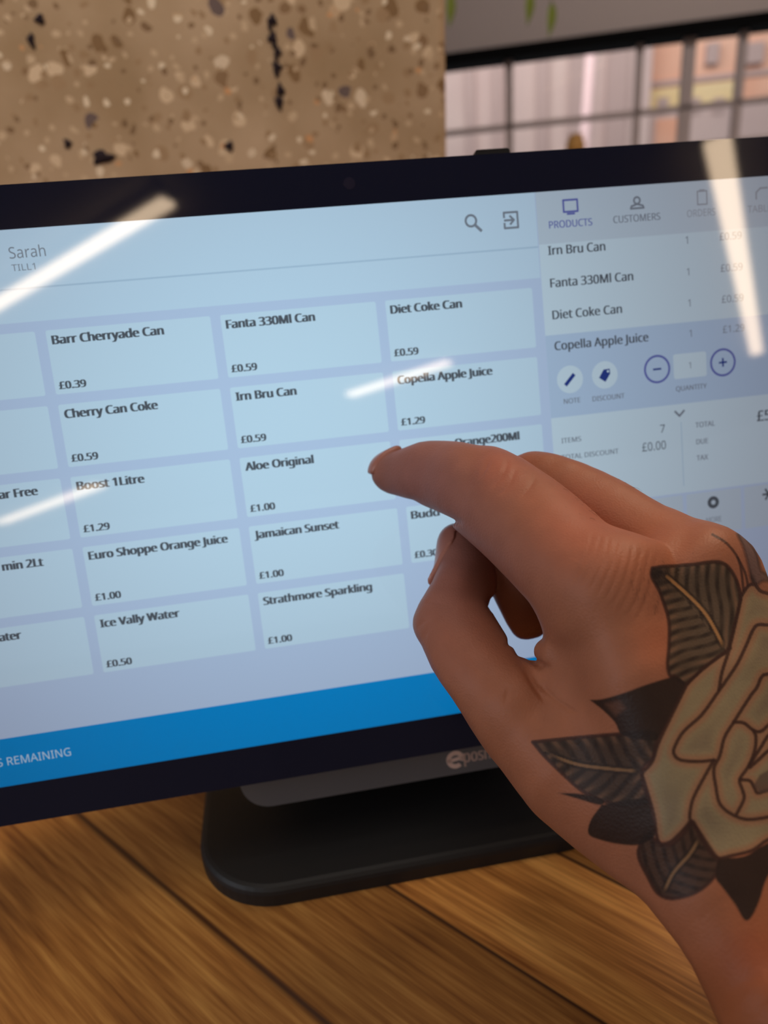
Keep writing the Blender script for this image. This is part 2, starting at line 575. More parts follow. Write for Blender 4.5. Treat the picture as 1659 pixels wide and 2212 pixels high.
for xa in (1428, 1498, 1552):
    bbox('arched_window', (xa, xa + 22), (204, 240), 0.265, 0.28, M_SHADE, br)
bbox('window', (1536, 1560), (84, 130), 0.2, 0.3, M_SHADE, br)
bbox('window', (1620, 1659), (84, 130), 0.2, 0.3, M_SHADE, br)
# pale pink pole outside
M_POLE = mat('pale_pink_paint', (255, 224, 226), 0.6, 0.3)
pa, pb = hit(1277, 100, WP + WN * (DB - 0.7), WN), hit(1262, 310, WP + WN * (DB - 0.7), WN)
dd = (pb - pa)
V, Fc = tubes([[(pa - dd * 0.8, 0.055), (pb + dd * 4.0, 0.055)]], 12)
o = from_py('pole', V, Fc, M_POLE, smooth=True)
tag(o, 'thin pale pink pole standing outside behind the window glass', 'pole')
# wooden vase on the sill
M_ORANGE = mat('amber_wood', (214, 158, 84), 0.5, 0.4)
vc = hit(1243, 312, WP - WN * 0.1, WN)
zb = zsill
prof = [(0.0, 0.0), (0.03, 0.0), (0.038, 0.03), (0.04, 0.5), (0.034, 0.75), (0.026, 0.85), (0.033, 0.93), (0.02, 1.0), (0.0, 1.0)]
hh = max(vc[2] + 0.04 - zb, 0.05)
V, Fc = [], []
for (r, z) in prof:
    for k in range(24):
        a = 2 * math.pi * k / 24
        V.append((vc[0] + r * math.cos(a), vc[1] + r * math.sin(a), zb + z * hh))
for i in range(len(prof) - 1):
    for k in range(24):
        q = (k + 1) % 24
        Fc.append((i * 24 + k, i * 24 + q, (i + 1) * 24 + q, (i + 1) * 24 + k))
o = from_py('vase', V, Fc, M_ORANGE, smooth=True)
tag(o, 'small amber brown vase peeping over the top edge of the monitor', 'vase')

# trailing plant at the top of the picture
M_LEAF = mat('green_leaf', (132, 150, 62), 0.5, 0.4)
M_STEM = mat('green_stem', (96, 108, 50), 0.6, 0.3)
M_POT = mat('hanging_pot_clay', (150, 100, 74), 0.8, 0.2)
DP = 1.5
pc = CAM + ray(1150, -330) * DP
pc[2] = max(pc[2], 1.2)
plant = thing('hanging_plant', 'green trailing plant whose leaf tips hang into the top of the picture', 'plant', tuple(pc + np.array([0, 0, 0.62])))
prof = [(0.0, 0), (0.06, 0), (0.085, 0.12), (0.09, 0.13), (0.082, 0.13), (0.075, 0.11), (0.0, 0.105)]
V, Fc = [], []
for (r, z) in prof:
    for k in range(28):
        a = 2 * math.pi * k / 28
        V.append((pc[0] + r * math.cos(a), pc[1] + r * math.sin(a), pc[2] + z))
for i in range(len(prof) - 1):
    for k in range(28):
        q = (k + 1) % 28
        Fc.append((i * 28 + k, i * 28 + q, (i + 1) * 28 + q, (i + 1) * 28 + k))
from_py('pot', V, Fc, M_POT, plant, smooth=True)
V, Fc = tubes([[(pc + np.array([0.085 * math.cos(a), 0.085 * math.sin(a), 0.12]), 0.0015), ((pc[0], pc[1], 1.98), 0.0015)] for a in (0.3, 2.4, 4.5)], 6)
from_py('hanger_cord', V, Fc, M_STEM, plant, smooth=True)


def leaf(c, d, up, ln_, wd):
    d = d / np.linalg.norm(d); s = np.cross(d, up); s /= np.linalg.norm(s); n = np.cross(s, d)
    V, Fc = [], []
    for i in range(7):
        t = i / 6
        w = wd * math.sin(math.pi * min(1, t ** 0.8 * 0.97 + 0.03))
        for q in (-1, 0, 1):
            V.append(c + d * ln_ * t + s * w * q * 0.5 + n * (0.15 * wd * abs(q) - 0.3 * ln_ * t * t))
    for i in range(6):
        for q in (0, 1):
            Fc.append((i * 3 + q, i * 3 + q + 1, (i + 1) * 3 + q + 1, (i + 1) * 3 + q))
    return V, Fc


for (px, py) in ((1190, 30), (1143, 4), (972, 8), (1240, -60), (1060, -80)):
    tip = CAM + ray(px, py) * DP
    mid = (tip + pc) / 2 + np.array([0, 0, 0.03])
    V, Fc = tubes([[(pc + np.array([0, 0, 0.12]), 0.002), (pc + (tip - pc) * 0.25 + np.array([0, 0, 0.1]), 0.002), (mid, 0.0016), (tip + np.array([0, 0, 0.02]), 0.001)]], 6)
    from_py('stem', V, Fc, M_STEM, plant, smooth=True)
    for k in range(6):
        t = k / 5
        c = tip + np.array([0, 0, 0.02]) + (mid - tip) * t
        d = np.array([random.uniform(-.5, .5), random.uniform(-.4, .4), -1.0]) if k else np.array([0.05, -0.1, -1.0])
        V, Fc = leaf(c, d, np.array([0.3, -1.0, 0.2]), 0.042 if k else 0.06, 0.024)
        from_py('leaf', V, Fc, M_LEAF, plant, smooth=True)

# ------------------------------------------------------------------ LED tube lamps on the ceiling (seen mirrored in the screen)
M_TUBE = bpy.data.materials.new('lit_led_diffuser'); M_TUBE.use_nodes = True
b = M_TUBE.node_tree.nodes['Principled BSDF']
b.inputs['Emission Color'].default_value = (1.0, 0.74, 0.50, 1)
b.inputs['Emission Strength'].default_value = 19.0
M_TH = mat('white_lamp_housing', (220, 216, 210), 0.5, 0.4)
lamps = [((-2.73, -4.86), (-0.449, -2.926), 0.085, 'long LED tube lamp on the ceiling, mirrored across the upper left corner of the monitor'),
         ((0.631, -6.795), (1.502, -5.983), 0.13, 'short LED tube lamp on the ceiling, mirrored in the middle of the screen'),
         ((-5.489, -13.571), (-2.892, -10.646), 0.24, 'far LED tube lamp on the ceiling, mirrored at the left edge of the screen below'),
         ((2.121, -2.707), (5.152, -6.825), 0.12, 'LED tube lamp on the ceiling, mirrored upright at the right edge of the monitor')]
for (a, c, wd, lab) in lamps:
    a, c = np.array(a), np.array(c)
    d = (c - a) / np.linalg.norm(c - a); s = np.array([-d[1], d[0]])
    mid = (a + c) / 2
    lt = thing('tube_lamp', lab, 'lamp', (mid[0], mid[1], 1.98), 'LED tube lamps on the ceiling')
    L = np.linalg.norm(c - a)

    def lx(x, y, z, a=a, d=d, s=s):
        q = a + d * x + s * y
        return (q[0], q[1], z)
    bm = bmesh.new(); bm_box(bm, (0, -wd * .55, 1.92), (L, wd * .55, 1.98), 0.004, xf=lx)
    o = from_bm('housing', bm, M_TH, lt); fix_normals(o)
    bm = bmesh.new(); bm_box(bm, (0.0, -wd / 2, 1.895), (L, wd / 2, 1.925), 0.012, 3, xf=lx)
    o = from_bm('diffuser', bm, M_TUBE, lt); fix_normals(o)

# ------------------------------------------------------------------ counter
ct = thing('counter', 'wooden counter with diagonal oak planks under the till', 'counter', (0.1, -0.05, -0.9))
bm = bmesh.new(); bm_box(bm, (-0.85, -0.175, -0.035), (1.3, 0.44, 0.0), 0.003)
from_bm('worktop', bm, M_WOOD, ct)
bm = bmesh.new(); bm_box(bm, (-0.8, -0.12, -0.9), (1.25, 0.42, -0.035), 0.003)
from_bm('cabinet', bm, M_HOUS, ct)

# ------------------------------------------------------------------ till
U = 0.0589
TAU = math.radians(13)
ST, CT = math.sin(TAU), math.cos(TAU)
O3 = np.array([-0.07068, 0.0, 0.045 + 2.157 * CT * U])


def scr(u, v, h=0.0):
    """screen plane: u right, v down (grid units), h towards the viewer in metres"""
    return (O3[0] + u * U, O3[1] - ST * v * U - CT * h, O3[2] - CT * v * U + ST * h)


UC = 0.898
till = thing('touchscreen_till', 'black touchscreen till with lit product grid standing on the wooden counter', 'till', (O3[0] + UC * U, 0.03, 0.0))
# glass front with bezel
V, Fc = prism(rounded(UC - 3.12, -1.64, UC + 3.12, 2.157, 0.10), -0.009, 0.0, scr, 0.0012)
bez = from_py('bezel', V, Fc, M_BEZEL, till); fix_normals(bez)
V, Fc = prism(rounded(UC - 3.09, -1.61, UC + 3.09, 2.12, 0.12), -0.030, -0.009, scr)
o = from_py('rear_housing', V, Fc, M_HOUS, till); fix_normals(o)
V, Fc = prism(rounded(UC - 1.6, -0.7, UC + 1.6, 1.9, 0.3), -0.060, -0.029, scr)
o = from_py('rear_bulge', V, Fc, M_HOUS, till); fix_normals(o)
V, Fc = prism(rounded(1.735, -1.735, 1.965, -1.5, 0.02), -0.034, -0.012, scr)
o = from_py('clip', V, Fc, M_HOUS, till); fix_normals(o)
o['label'] = 'small black clip on top of the monitor'
V, Fc = prism([(0.888 + 0.035 * math.cos(a), -1.523 + 0.035 * math.sin(a)) for a in np.linspace(0, 2 * math.pi, 20, endpoint=False)], -0.0002, 0.00008, scr)
o = from_py('webcam_lens', V, Fc, M_LENS, till); fix_normals(o)
# chin bar under the glass, with the logo
V, Fc = prism(rounded(UC - 1.17, 1.95, UC + 1.17, 2.425, 0.1, radii=(0.2, 0.2, 0.05, 0.05)), -0.03, -0.0095, scr, 0.003)
chin = from_py('chin', V, Fc, M_CHIN, till); fix_normals(chin)
chin['label'] = 'dark grey lower front with pale logo'

# neck and base
V, Fc = [], []
sec = [(0.008, 0.062, 0.075), (0.03, 0.062, 0.052), (0.06, 0.05, 0.046), (0.12, 0.046, 0.05)]
rings = []
for z, hw, y0 in sec:
    rings.append([(O3[0] + UC * U + x, y0 + y * 0.02, z) for (x, y) in rounded(-hw, -1, hw, 1, 0.012 if hw > .05 else .01, 5)])
n = len(rings[0])
for r in rings: V += r
for k in range(len(rings) - 1):
    for i in range(n):
        j = (i + 1) % n
        Fc.append((k * n + i, k * n + j, (k + 1) * n + j, (k + 1) * n + i))
Fc += [tuple(range(n - 1, -1, -1)), tuple((len(rings) - 1) * n + i for i in range(n))]
o = from_py('neck', V, Fc, M_HOUS, till); fix_normals(o)
V, Fc = prism(rounded(-0.108, -0.046, 0.0725, 0.145, 0.034, 14), 0.0, 0.0085, lambda x, y, z: (x, y, z), 0.003)
base = from_py('base', V, Fc, M_BASE, till, smooth=False); fix_normals(base)

# ---- screen picture
HB, HT, HX = 0.00006, 0.00012, 0.00018          # stacking heights of background, tiles, text


class UI:
    def __init__(s):
        s.V, s.F, s.M, s.mats = [], [], [], []

    def mi(s, m):
        if m not in s.mats: s.mats.append(m)
        return s.mats.index(m)

    def poly(s, pts, m, h):
        b = len(s.V)
        s.V += [scr(u, v, h) for u, v in pts]
        # counter-clockwise seen from the viewer (v points down)
        ar = sum(pts[i][0] * pts[(i + 1) % len(pts)][1] - pts[(i + 1) % len(pts)][0] * pts[i][1] for i in range(len(pts)))
        idx = list(range(b, b + len(pts)))
        if ar > 0: idx.reverse()
        s.F.append(tuple(idx)); s.M.append(s.mi(m))

    def rect(s, u0, v0, u1, v1, m, h, r=0.0):
        s.poly(rounded(u0, v0, u1, v1, r, 4) if r else [(u0, v0), (u1, v0), (u1, v1), (u0, v1)], m, h)

    def disc(s, u, v, r, m, h, n=32):
        s.poly([(u + r * math.cos(a), v + r * math.sin(a)) for a in np.linspace(0, 2 * math.pi, n, endpoint=False)], m, h)

    def ring(s, u, v, r0, r1, m, h, n=40, a0=0.0, a1=2 * math.pi):
        A = np.linspace(a0, a1, n + 1)
        for i in range(n):
            s.poly([(u + r0 * math.cos(A[i]), v + r0 * math.sin(A[i])), (u + r1 * math.cos(A[i]), v + r1 * math.sin(A[i])),
                    (u + r1 * math.cos(A[i + 1]), v + r1 * math.sin(A[i + 1])), (u + r0 * math.cos(A[i + 1]), v + r0 * math.sin(A[i + 1]))], m, h)

    def line(s, pts, w, m, h):
        for (a, b) in zip(pts[:-1], pts[1:]):
            d = np.array(b) - np.array(a); L = np.linalg.norm(d) + 1e-9; d /= L
            q = np.array([-d[1], d[0]]) * w / 2; e = d * w * 0.3
            s.poly([tuple(a - q - e), tuple(b - q + e), tuple(b + q + e), tuple(a + q - e)], m, h)

    def text(s, txt, u, v, cap, m, h, u1=None, bold=0.0, right=None):
        """left end u, baseline v, capital height cap; stretched to end at u1"""
        P, Fs = glyphs(txt, 0.0)
        x0, x1 = P[:, 0].min(), P[:, 0].max()
        sy = cap / CAPH
        sx = sy * 0.96 if u1 is None else (u1 - u) / (x1 - x0)
        if right is not None: u = right - sx * (x1 - x0)
        k = s.mi(m)
        for ox in ([0.0] if not bold else [-bold, 0.0, bold]):      # heavier strokes by overlaid copies
            b = len(s.V)
            s.V += [scr(u + (p[0] - x0) * sx + ox * 0.25, v - p[1] * sy, h) for p in P]
            for f in Fs:
                s.F.append(tuple(b + i for i in f)); s.M.append(k)

    def build(s, name, parent):
        return from_py(name, s.V, s.F, s.mats, parent, fmat=s.M)


_G = {}
FONT = None
try:                                            # Blender's own interface typeface, else its built-in one
    FONT = bpy.data.fonts.load(bpy.utils.system_resource('DATAFILES', path='fonts') + '/NotoSansHebrew-Regular.woff2')
except Exception:
    FONT = None


def glyphs(txt, bold):
    key = (txt, bold)
    if key not in _G:
        c = bpy.data.curves.new('lettering', 'FONT')
        if FONT: c.font = FONT
        c.body = txt; c.size = 1.0; c.resolution_u = 3; c.fill_mode = 'FRONT'; c.offset = bold
        ob = bpy.data.objects.new('lettering', c)
        COL.objects.link(ob)
        bpy.context.view_layer.update()
        me = bpy.data.meshes.new_from_object(ob.evaluated_get(bpy.context.evaluated_depsgraph_get()))
        P = np.array([v.co[:] for v in me.vertices])
        Fs = []
        for p in me.polygons:
            idx = list(p.vertices)
            Fs.append(idx if p.normal.z > 0 else idx[::-1])
        _G[key] = (P, Fs)
        bpy.data.objects.remove(ob); bpy.data.curves.remove(c); bpy.data.meshes.remove(me)
    return _G[key]


CAPH = 1.0
CAPH = float(glyphs('H', 0.0)[0][:, 1].max())

LU, RU, TV, BV = UC - 2.928, UC + 2.928, -1.397, 1.896
s = UI()
s.rect(LU, TV, RU, BV, SC_BG, HB)
screen = s.build('screen', till)
screen['label'] = 'lit screen showing the till software'
# title strip
s = UI()
s.rect(LU, TV, 2.030, -0.884, SC_HEAD, HT)
s.rect(LU, -1.076, 2.030, -1.066, SC_LINE, HX)
s.text('Sarah', -1.094, -1.239, 0.062, SC_GREY, HX, u1=-0.896)
s.text('TILL1', -1.093, -1.170, 0.036, SC_GREY, HX, u1=-0.965)
s.ring(1.612, -1.257, 0.026, 0.040, SC_GREY, HX)
s.line([(1.635, -1.232), (1.672, -1.195)], 0.018, SC_GREY, HX)
for a, c in (((1.824, -1.29), (1.910, -1.29)), ((1.910, -1.29), (1.910, -1.198)), ((1.910, -1.198), (1.824, -1.198)), ((1.824, -1.29), (1.824, -1.262)), ((1.824, -1.226), (1.824, -1.198))):
    s.line([a, c], 0.013, SC_GREY, HX)
s.line([(1.826, -1.244), (1.882, -1.244)], 0.013, SC_GREY, HX)
s.line([(1.862, -1.268), (1.886, -1.244), (1.862, -1.220)], 0.013, SC_GREY, HX)
s.build('title_strip', screen)
# product tiles
PX, PY, GX, GY = 1.0, 0.429, 0.0588, 0.0599
names = {(1, 1): ('Barr Cherryade Can', -0.311, '£0.39'), (2, 1): ('Fanta 330Ml Can', 0.587, '£0.59'), (3, 1): ('Diet Coke Can', 1.507, '£0.59'),
         (1, 2): ('Cherry Can Coke', -0.409, '£0.59'), (2, 2): ('Irn Bru Can', 0.422, '£0.59'), (3, 2): ('Copella Apple Juice', 1.667, '£1.29'),
         (1, 3): ('Boost 1Litre', -0.552, '£1.29'), (2, 3): ('Aloe Original', 0.476, '£1.00'), (3, 3): ('Orange200Ml', None, None),
         (1, 4): ('Euro Shoppe Orange Juice', -0.111, '£1.00'), (2, 4): ('Jamaican Sunset', 0.587, '£1.00'), (3, 4): ('Budd', 1.240, '£0.30'),
         (1, 5): ('Ice Vally Water', -0.466, '£0.50'), (2, 5): ('Strathmore Sparkling', 0.752, '£1.00'),
         (0, 1): None, (0, 2): None, (0, 3): ('ar Free', -1.170, None), (0, 4): ('min 2Lt', -1.210, None), (0, 5): ('ater', -1.410, None)}
for (c, r), d in names.items():
    s = UI()
    u0, u1 = (c - 2) * PX + GX / 2, (c - 1) * PX - GX / 2
    v0, v1 = (r - 3) * PY + GY / 2, (r - 2) * PY - GY / 2
    s.rect(u0, v0, u1, v1, SC_TILE, HT, 0.012)
    bl_ = (r - 3) * PY + 0.112
    if d:
        t, e, pr = d
        if c == 0:
            s.text(t, 0, bl_, 0.050, SC_TEXT, HX, right=e, bold=0.019)
        elif (c, r) == (3, 3):
            s.text(t, 0, bl_, 0.050, SC_TEXT, HX, right=1.811, bold=0.019)
        else:
            s.text(t, (c - 2) + 0.0605, bl_, 0.050, SC_TEXT, HX, u1=e, bold=0.019)
        if pr:
            s.text(pr, (c - 2) + 0.0565, (r - 3) * PY + 0.370, 0.043, SC_TEXT, HX, u1=(c - 2) + 0.205, bold=0.015)
    s.build('product_tile', screen)
# order panel
s = UI()
s.rect(2.036, TV, RU, -1.084, SC_TABS, HT)
s.rect(2.036, -1.084, RU, -0.525, SC_PANE, HT)
s.rect(2.036, -0.525, RU, 0.0, SC_SEL, HT)
s.rect(2.036, 0.0, RU, 0.597, SC_PANE, HT)
s.rect(2.036, 0.597, RU, 1.585, SC_BG, HT)
# tabs
w = 0.012
P4 = [(2.212, -1.338), (2.304, -1.338), (2.304, -1.268), (2.212, -1.268), (2.212, -1.338)]
s.line(P4, w, SC_PURP, HX); s.line([(2.235, -1.255), (2.281, -1.255)], w, SC_PURP, HX)
s.text('PRODUCTS', 2.111, -1.176, 0.043, SC_PURP, HX, u1=2.394, bold=0.004)
s.ring(2.700, -1.305, 0.014, 0.026, SC_GREY, HX)
s.line([(2.656, -1.258), (2.662, -1.272), (2.700, -1.283), (2.738, -1.272), (2.744, -1.258), (2.656, -1.258)], w, SC_GREY, HX)
s.text('CUSTOMERS', 2.536, -1.178, 0.043, SC_GREY, HX, u1=2.852, bold=0.004)
s.line([(3.112, -1.333), (3.176, -1.333), (3.176, -1.252), (3.112, -1.252), (3.112, -1.333)], 0.009, SC_FAINT, HX)
s.line([(3.13, -1.337), (3.158, -1.337)], 0.014, SC_FAINT, HX)
s.text('ORDERS', 3.036, -1.180, 0.043, SC_FAINT, HX, u1=3.232)
s.line([(3.52, -1.26), (3.52, -1.30), (3.55, -1.325), (3.60, -1.325)], 0.010, SC_FAINT, HX)
s.text('TABLES', 3.458, -1.178, 0.043, SC_FAINT, HX, u1=3.66)
# rows
for (t, e, bl_, pr) in (('Irn Bru Can', 2.470, -1.017, '£0.59'), ('Fanta 330Ml Can', 2.647, -0.819, '£0.59'), ('Diet Coke Can', 2.559, -0.622, '£0.59'), ('Copella Apple Juice', 2.730, -0.428, '£1.29')):
    s.text(t, 2.094, bl_, 0.054, SC_TEXT, HX, u1=e, bold=0.010)
    s.text('1', 3.018, bl_, 0.046, SC_GREY, HX)
    s.text(pr, 3.255, bl_ - 0.004, 0.046, SC_GREY, HX, u1=3.41)
for (u, v) in ((2.181, -0.236), (2.419, -0.241)):
    s.disc(u, v, 0.088, SC_PANE, HX)
s.line([(2.152, -0.206), (2.206, -0.262)], 0.024, SC_NAVY, HX * 1.3)
s.poly([(2.378, -0.226), (2.412, -0.276), (2.454, -0.278), (2.456, -0.246), (2.420, -0.196)], SC_NAVY, HX * 1.3)
s.disc(2.441, -0.262, 0.008, SC_PANE, HX * 1.6, 12)
for (u, v) in ((2.782, -0.243), (3.248, -0.242)):
    s.ring(u, v, 0.078, 0.092, SC_PURP, HX)
    s.line([(u - 0.025, v), (u + 0.025, v)], 0.012, SC_NAVY, HX)
s.line([(3.248, -0.267), (3.248, -0.217)], 0.012, SC_NAVY, HX)
s.rect(2.897, -0.326, 3.130, -0.165, SC_PANE, HX, 0.015)
s.text('1', 3.005, -0.226, 0.040, SC_GREY, HX * 1.3)
s.text('NOTE', 2.130, -0.083, 0.032, SC_GREY, HX, u1=2.242, bold=0.004)
s.text('DISCOUNT', 2.326, -0.079, 0.032, SC_GREY, HX, u1=2.546, bold=0.004)
s.text('QUANTITY', 2.908, -0.085, 0.032, SC_GREY, HX, u1=3.126, bold=0.004)
s.line([(2.894, 0.046), (2.924, 0.078), (2.958, 0.046)], 0.014, SC_GREY, HX)
s.text('ITEMS', 2.096, 0.169, 0.032, SC_GREY, HX, u1=2.230, bold=0.004)
s.text('7', 2.783, 0.175, 0.052, SC_TEXT, HX)
s.text('TOTAL DISCOUNT', 2.088, 0.278, 0.032, SC_GREY, HX, u1=2.483, bold=0.004)
s.text('£0.00', 2.650, 0.286, 0.056, SC_TEXT, HX, u1=2.818)
s.text('TOTAL', 3.035, 0.169, 0.034, SC_GREY, HX, u1=3.175, bold=0.004)
s.text('DUE', 3.037, 0.281, 0.034, SC_GREY, HX, u1=3.120, bold=0.004)
s.text('TAX', 3.034, 0.390, 0.034, SC_GREY, HX, u1=3.116, bold=0.004)
s.text('£5', 3.484, 0.174, 0.070, SC_TEXT, HX, bold=0.01)
s.rect(2.930, 0.12, 2.936, 0.55, SC_LINE, HX)
s.build('order_panel', screen)
# three function buttons at the foot of the order panel
for (u0, u1, t, ic) in ((2.30, 2.92, '', None), (2.948, 3.346, 'MORE', 'cog'), (3.372, RU - 0.02, '', 'star')):
    s = UI()
    s.rect(u0, 0.612, u1, 0.90, SC_TABS, HX * 1.2, 0.01)
    if ic == 'cog':
        s.disc(3.141, 0.688, 0.042, SC_TEXT, HX * 1.5); s.disc(3.141, 0.688, 0.016, SC_TABS, HX * 1.8)
        s.text(t, 3.085, 0.825, 0.036, SC_GREY, HX * 1.5, u1=3.195)
    if ic == 'star':
        for a in range(6):
            an = math.pi * a / 3
            s.line([(3.55, 0.68), (3.55 + 0.04 * math.cos(an), 0.68 + 0.04 * math.sin(an))], 0.014, SC_TEXT, HX * 1.5)
    s.build('function_button', screen)
# blue bar at the foot
s = UI()
s.rect(LU, 1.585, RU, BV, SC_BLUE, HT * 1.3)
s.text('DAYS REMAINING', -1.815, 1.760, 0.052, SC_WTXT, HX * 1.3, u1=-1.246)
o = s.build('status_bar', screen)
o['label'] = 'bright blue bar along the foot of the screen'

# logo on the chin
HL = -0.0095 + 0.0001
s = UI()


def lg(px, py):
    p = hit(px, py, scr(0, 0, HL), (0, -CT, ST))
    q = p - O3
    return np.array([q[0] / U, (-ST * q[1] - CT * q[2]) / U])


c0 = lg(984, 1641); rr = 0.066
s.ring(c0[0], c0[1], rr * 0.50, rr, M_LOGO, HL, 36, 0.9, 0.9 + 2 * math.pi - 0.55)
s.line([(c0[0] - rr * 0.75, c0[1] + 0.004), (c0[0] + rr * 0.8, c0[1] - 0.008)], 0.026, M_LOGO, HL)
t0 = lg(1003, 1644); t1 = lg(1052, 1638)
s.text('posnow', t0[0], t0[1] + 0.012, 0.092, M_LOGO, HL, u1=t0[0] + (t1[0] - t0[0]) * 1.95, bold=0.012)
o = s.build('logo', chin)
# ------------------------------------------------------------------ hand
# Worked out as a smooth union of tapered limbs in view-ray coordinates (column, row, F*ln(depth/0.2)), in which
# a pixel is the same length along all three axes, then carried into the world.
def wz(z): return F * math.log(z / 200.0)


VOX = 5.0
GX0, GY0, GW0 = 770.0, 925.0, wz(106)
NX, NY, NW = 285, 396, int((wz(282) - GW0) / VOX)
G0 = np.array([GX0, GY0, GW0], np.float32)


def smin(a, b, k):
    h = np.maximum(k - np.abs(a - b), 0) / k
    return np.minimum(a, b) - h * h * k * 0.25


def smax(a, b, k): return -smin(-a, -b, k)


def field(chain, pad=110.0, fine=0):
    """distance field of a tapered chain [(px, py, depth mm, radius px)] inside its own box of the grid"""
    pts = np.array([(x, y, wz(z), r) for (x, y, z, r) in chain], np.float32)
    if fine:                                           # pass smoothly through the given joints
        E_ = np.vstack([2 * pts[0] - pts[1], pts, 2 * pts[-1] - pts[-2]])
        out = []
        for i in range(1, len(E_) - 2):
            for t in np.arange(fine) / fine:
                out.append(0.5 * (2 * E_[i] + (E_[i + 1] - E_[i - 1]) * t + (2 * E_[i - 1] - 5 * E_[i] + 4 * E_[i + 1] - E_[i + 2]) * t * t + (3 * E_[i] - E_[i - 1] - 3 * E_[i + 1] + E_[i + 2]) * t ** 3))
        pts = np.array(out + [E_[-2]], np.float32)
    lo = (pts[:, :3] - pts[:, 3:]).min(0) - pad; hi = (pts[:, :3] + pts[:, 3:]).max(0) + pad
    i0 = np.clip(np.floor((lo - G0) / VOX), 0, [NX, NY, NW]).astype(int)
    i1 = np.clip(np.ceil((hi - G0) / VOX), 0, [NX, NY, NW]).astype(int)
    X, Y, Z = [(G0[k] + VOX * np.arange(i0[k], i1[k], dtype=np.float32)).reshape([-1 if q == k else 1 for q in range(3)]) for k in range(3)]
    D = None
    for (a, b) in zip(pts[:-1], pts[1:]):
        d = b[:3] - a[:3]
        L2 = float(d @ d) + 1e-6
        t = np.clip(((X - a[0]) * d[0] + (Y - a[1]) * d[1] + (Z - a[2]) * d[2]) / L2, 0, 1)
        q = np.sqrt((X - a[0] - t * d[0]) ** 2 + (Y - a[1] - t * d[1]) ** 2 + (Z - a[2] - t * d[2]) ** 2) - (a[3] + t * (b[3] - a[3]))
        D = q if D is None else smin(D, q, 6.0)
    return tuple(slice(i0[k], i1[k]) for k in range(3)), D


INDEX = [(840, 1022, 256, 42), (878, 1021, 251, 57), (925, 1024, 243, 74), (982, 1035, 234, 86), (1036, 1056, 224, 100), (1112, 1110, 212, 109),
         (1183, 1172, 202, 115), (1242, 1228, 194, 118), (1330, 1282, 186, 124)]
THUMB = [(988, 1172, 243, 38), (1002, 1205, 241, 56), (1003, 1258, 236, 68), (975, 1334, 226, 86), (1000, 1398, 217, 94), (1048, 1470, 208, 100), (1120, 1548, 200, 102)]
MIDDLE = [(1535, 1252, 196, 118), (1420, 1188, 210, 100), (1295, 1117, 222, 97), (1162, 1052, 233, 80), (1128, 1160, 240, 74), (1122, 1250, 245, 68), (1134, 1320, 247, 64)]
RING = [(1650, 1375, 208, 108), (1500, 1290, 228, 90), (1340, 1210, 244, 76), (1290, 1300, 252, 70), (1262, 1400, 256, 60)]
PINKY = [(1740, 1500, 224, 100), (1600, 1420, 242, 80), (1480, 1365, 256, 64), (1420, 1430, 260, 60), (1375, 1500, 262, 52)]
BODY = [
    [(1330, 1282, 187, 120), (1400, 1480, 180, 130), (1500, 1780, 173, 140), (1590, 2040, 168, 140)],      # index metacarpal
    [(1535, 1252, 196, 114), (1580, 1480, 186, 130), (1640, 1800, 177, 145), (1690, 2040, 170, 140)],      # middle metacarpal
    [(1650, 1375, 208, 104), (1690, 1600, 202, 125), (1730, 1850, 194, 135), (1750, 2040, 184, 140)],      # ring metacarpal
    [(1740, 1500, 224, 96), (1790, 1700, 218, 110), (1800, 1900, 206, 125), (1790, 2060, 194, 130)],       # little-finger metacarpal
    [(1120, 1548, 200, 100), (1240, 1682, 190, 116), (1375, 1790, 182, 124), (1520, 1950, 175, 128)],       # thumb metacarpal
    [(1268, 1330, 194, 92), (1268, 1420, 197, 86), (1335, 1580, 193, 112), (1440, 1760, 184, 126)],                               # first web
    [(1330, 1540, 208, 100), (1500, 1780, 200, 120), (1620, 1960, 190, 125)],                              # palm pad
    [(1606, 2000, 169, 150), (1716, 2200, 159, 185), (1860, 2420, 146, 190), (2010, 2690, 130, 200)],      # wrist and forearm
    [(1730, 2000, 178, 140), (1840, 2200, 166, 170), (1960, 2420, 154, 190), (2080, 2690, 136, 200)],
]
body = np.full((NX, NY, NW), 400.0, np.float32)
for ch in BODY:
    sl_, q = field(ch)
    body[sl_] = smin(body[sl_], q, 95.0)
sl_, q = field([(1172, 1404, 197, 20), (1196, 1412, 192, 24), (1230, 1400, 190, 26)])                       # fold of skin in the web
body[sl_] = smin(body[sl_], q, 16.0)
D = body.copy()
for ch, k in ((INDEX, 45.0), (THUMB, 26.0), (MIDDLE, 40.0), (RING, 30.0), (PINKY, 30.0)):
    sl_, q = field(ch, fine=4)
    D[sl_] = np.minimum(D[sl_], smin(body[sl_], q, k))
del body
# skin folds: shallow grooves pressed into the surface
for ch, depth in (([(1146, 1424, 200, 6), (1168, 1437, 193, 6), (1184, 1443, 189, 4)], 7.0),
                  ([(1120, 1420, 202, 6), (1150, 1480, 194, 6), (1175, 1530, 188, 3)], 5.0),
                  ([(1097, 1391, 216, 5), (1080, 1392, 211, 4), (1060, 1390, 207, 3)], 5.0),
                  ([(1053, 1311, 226, 6), (1020, 1306, 219, 5), (975, 1300, 216, 3)], 4.0)):
    sl_, q = field(ch, 30.0)
    D[sl_] = smax(D[sl_], -q, depth)


# ---- outline helpers
def seg_dist(P, poly, closed):
    A = np.array(poly, float)
    B = np.roll(A, -1, 0) if closed else A[1:]
    A = A if closed else A[:-1]
    best = np.full(len(P), 1e9)
    for a, b in zip(A, B):
        d = b - a
        t = np.clip(((P - a) @ d) / (d @ d + 1e-9), 0, 1)
        best = np.minimum(best, np.linalg.norm(P - a - t[:, None] * d, axis=1))
    return best


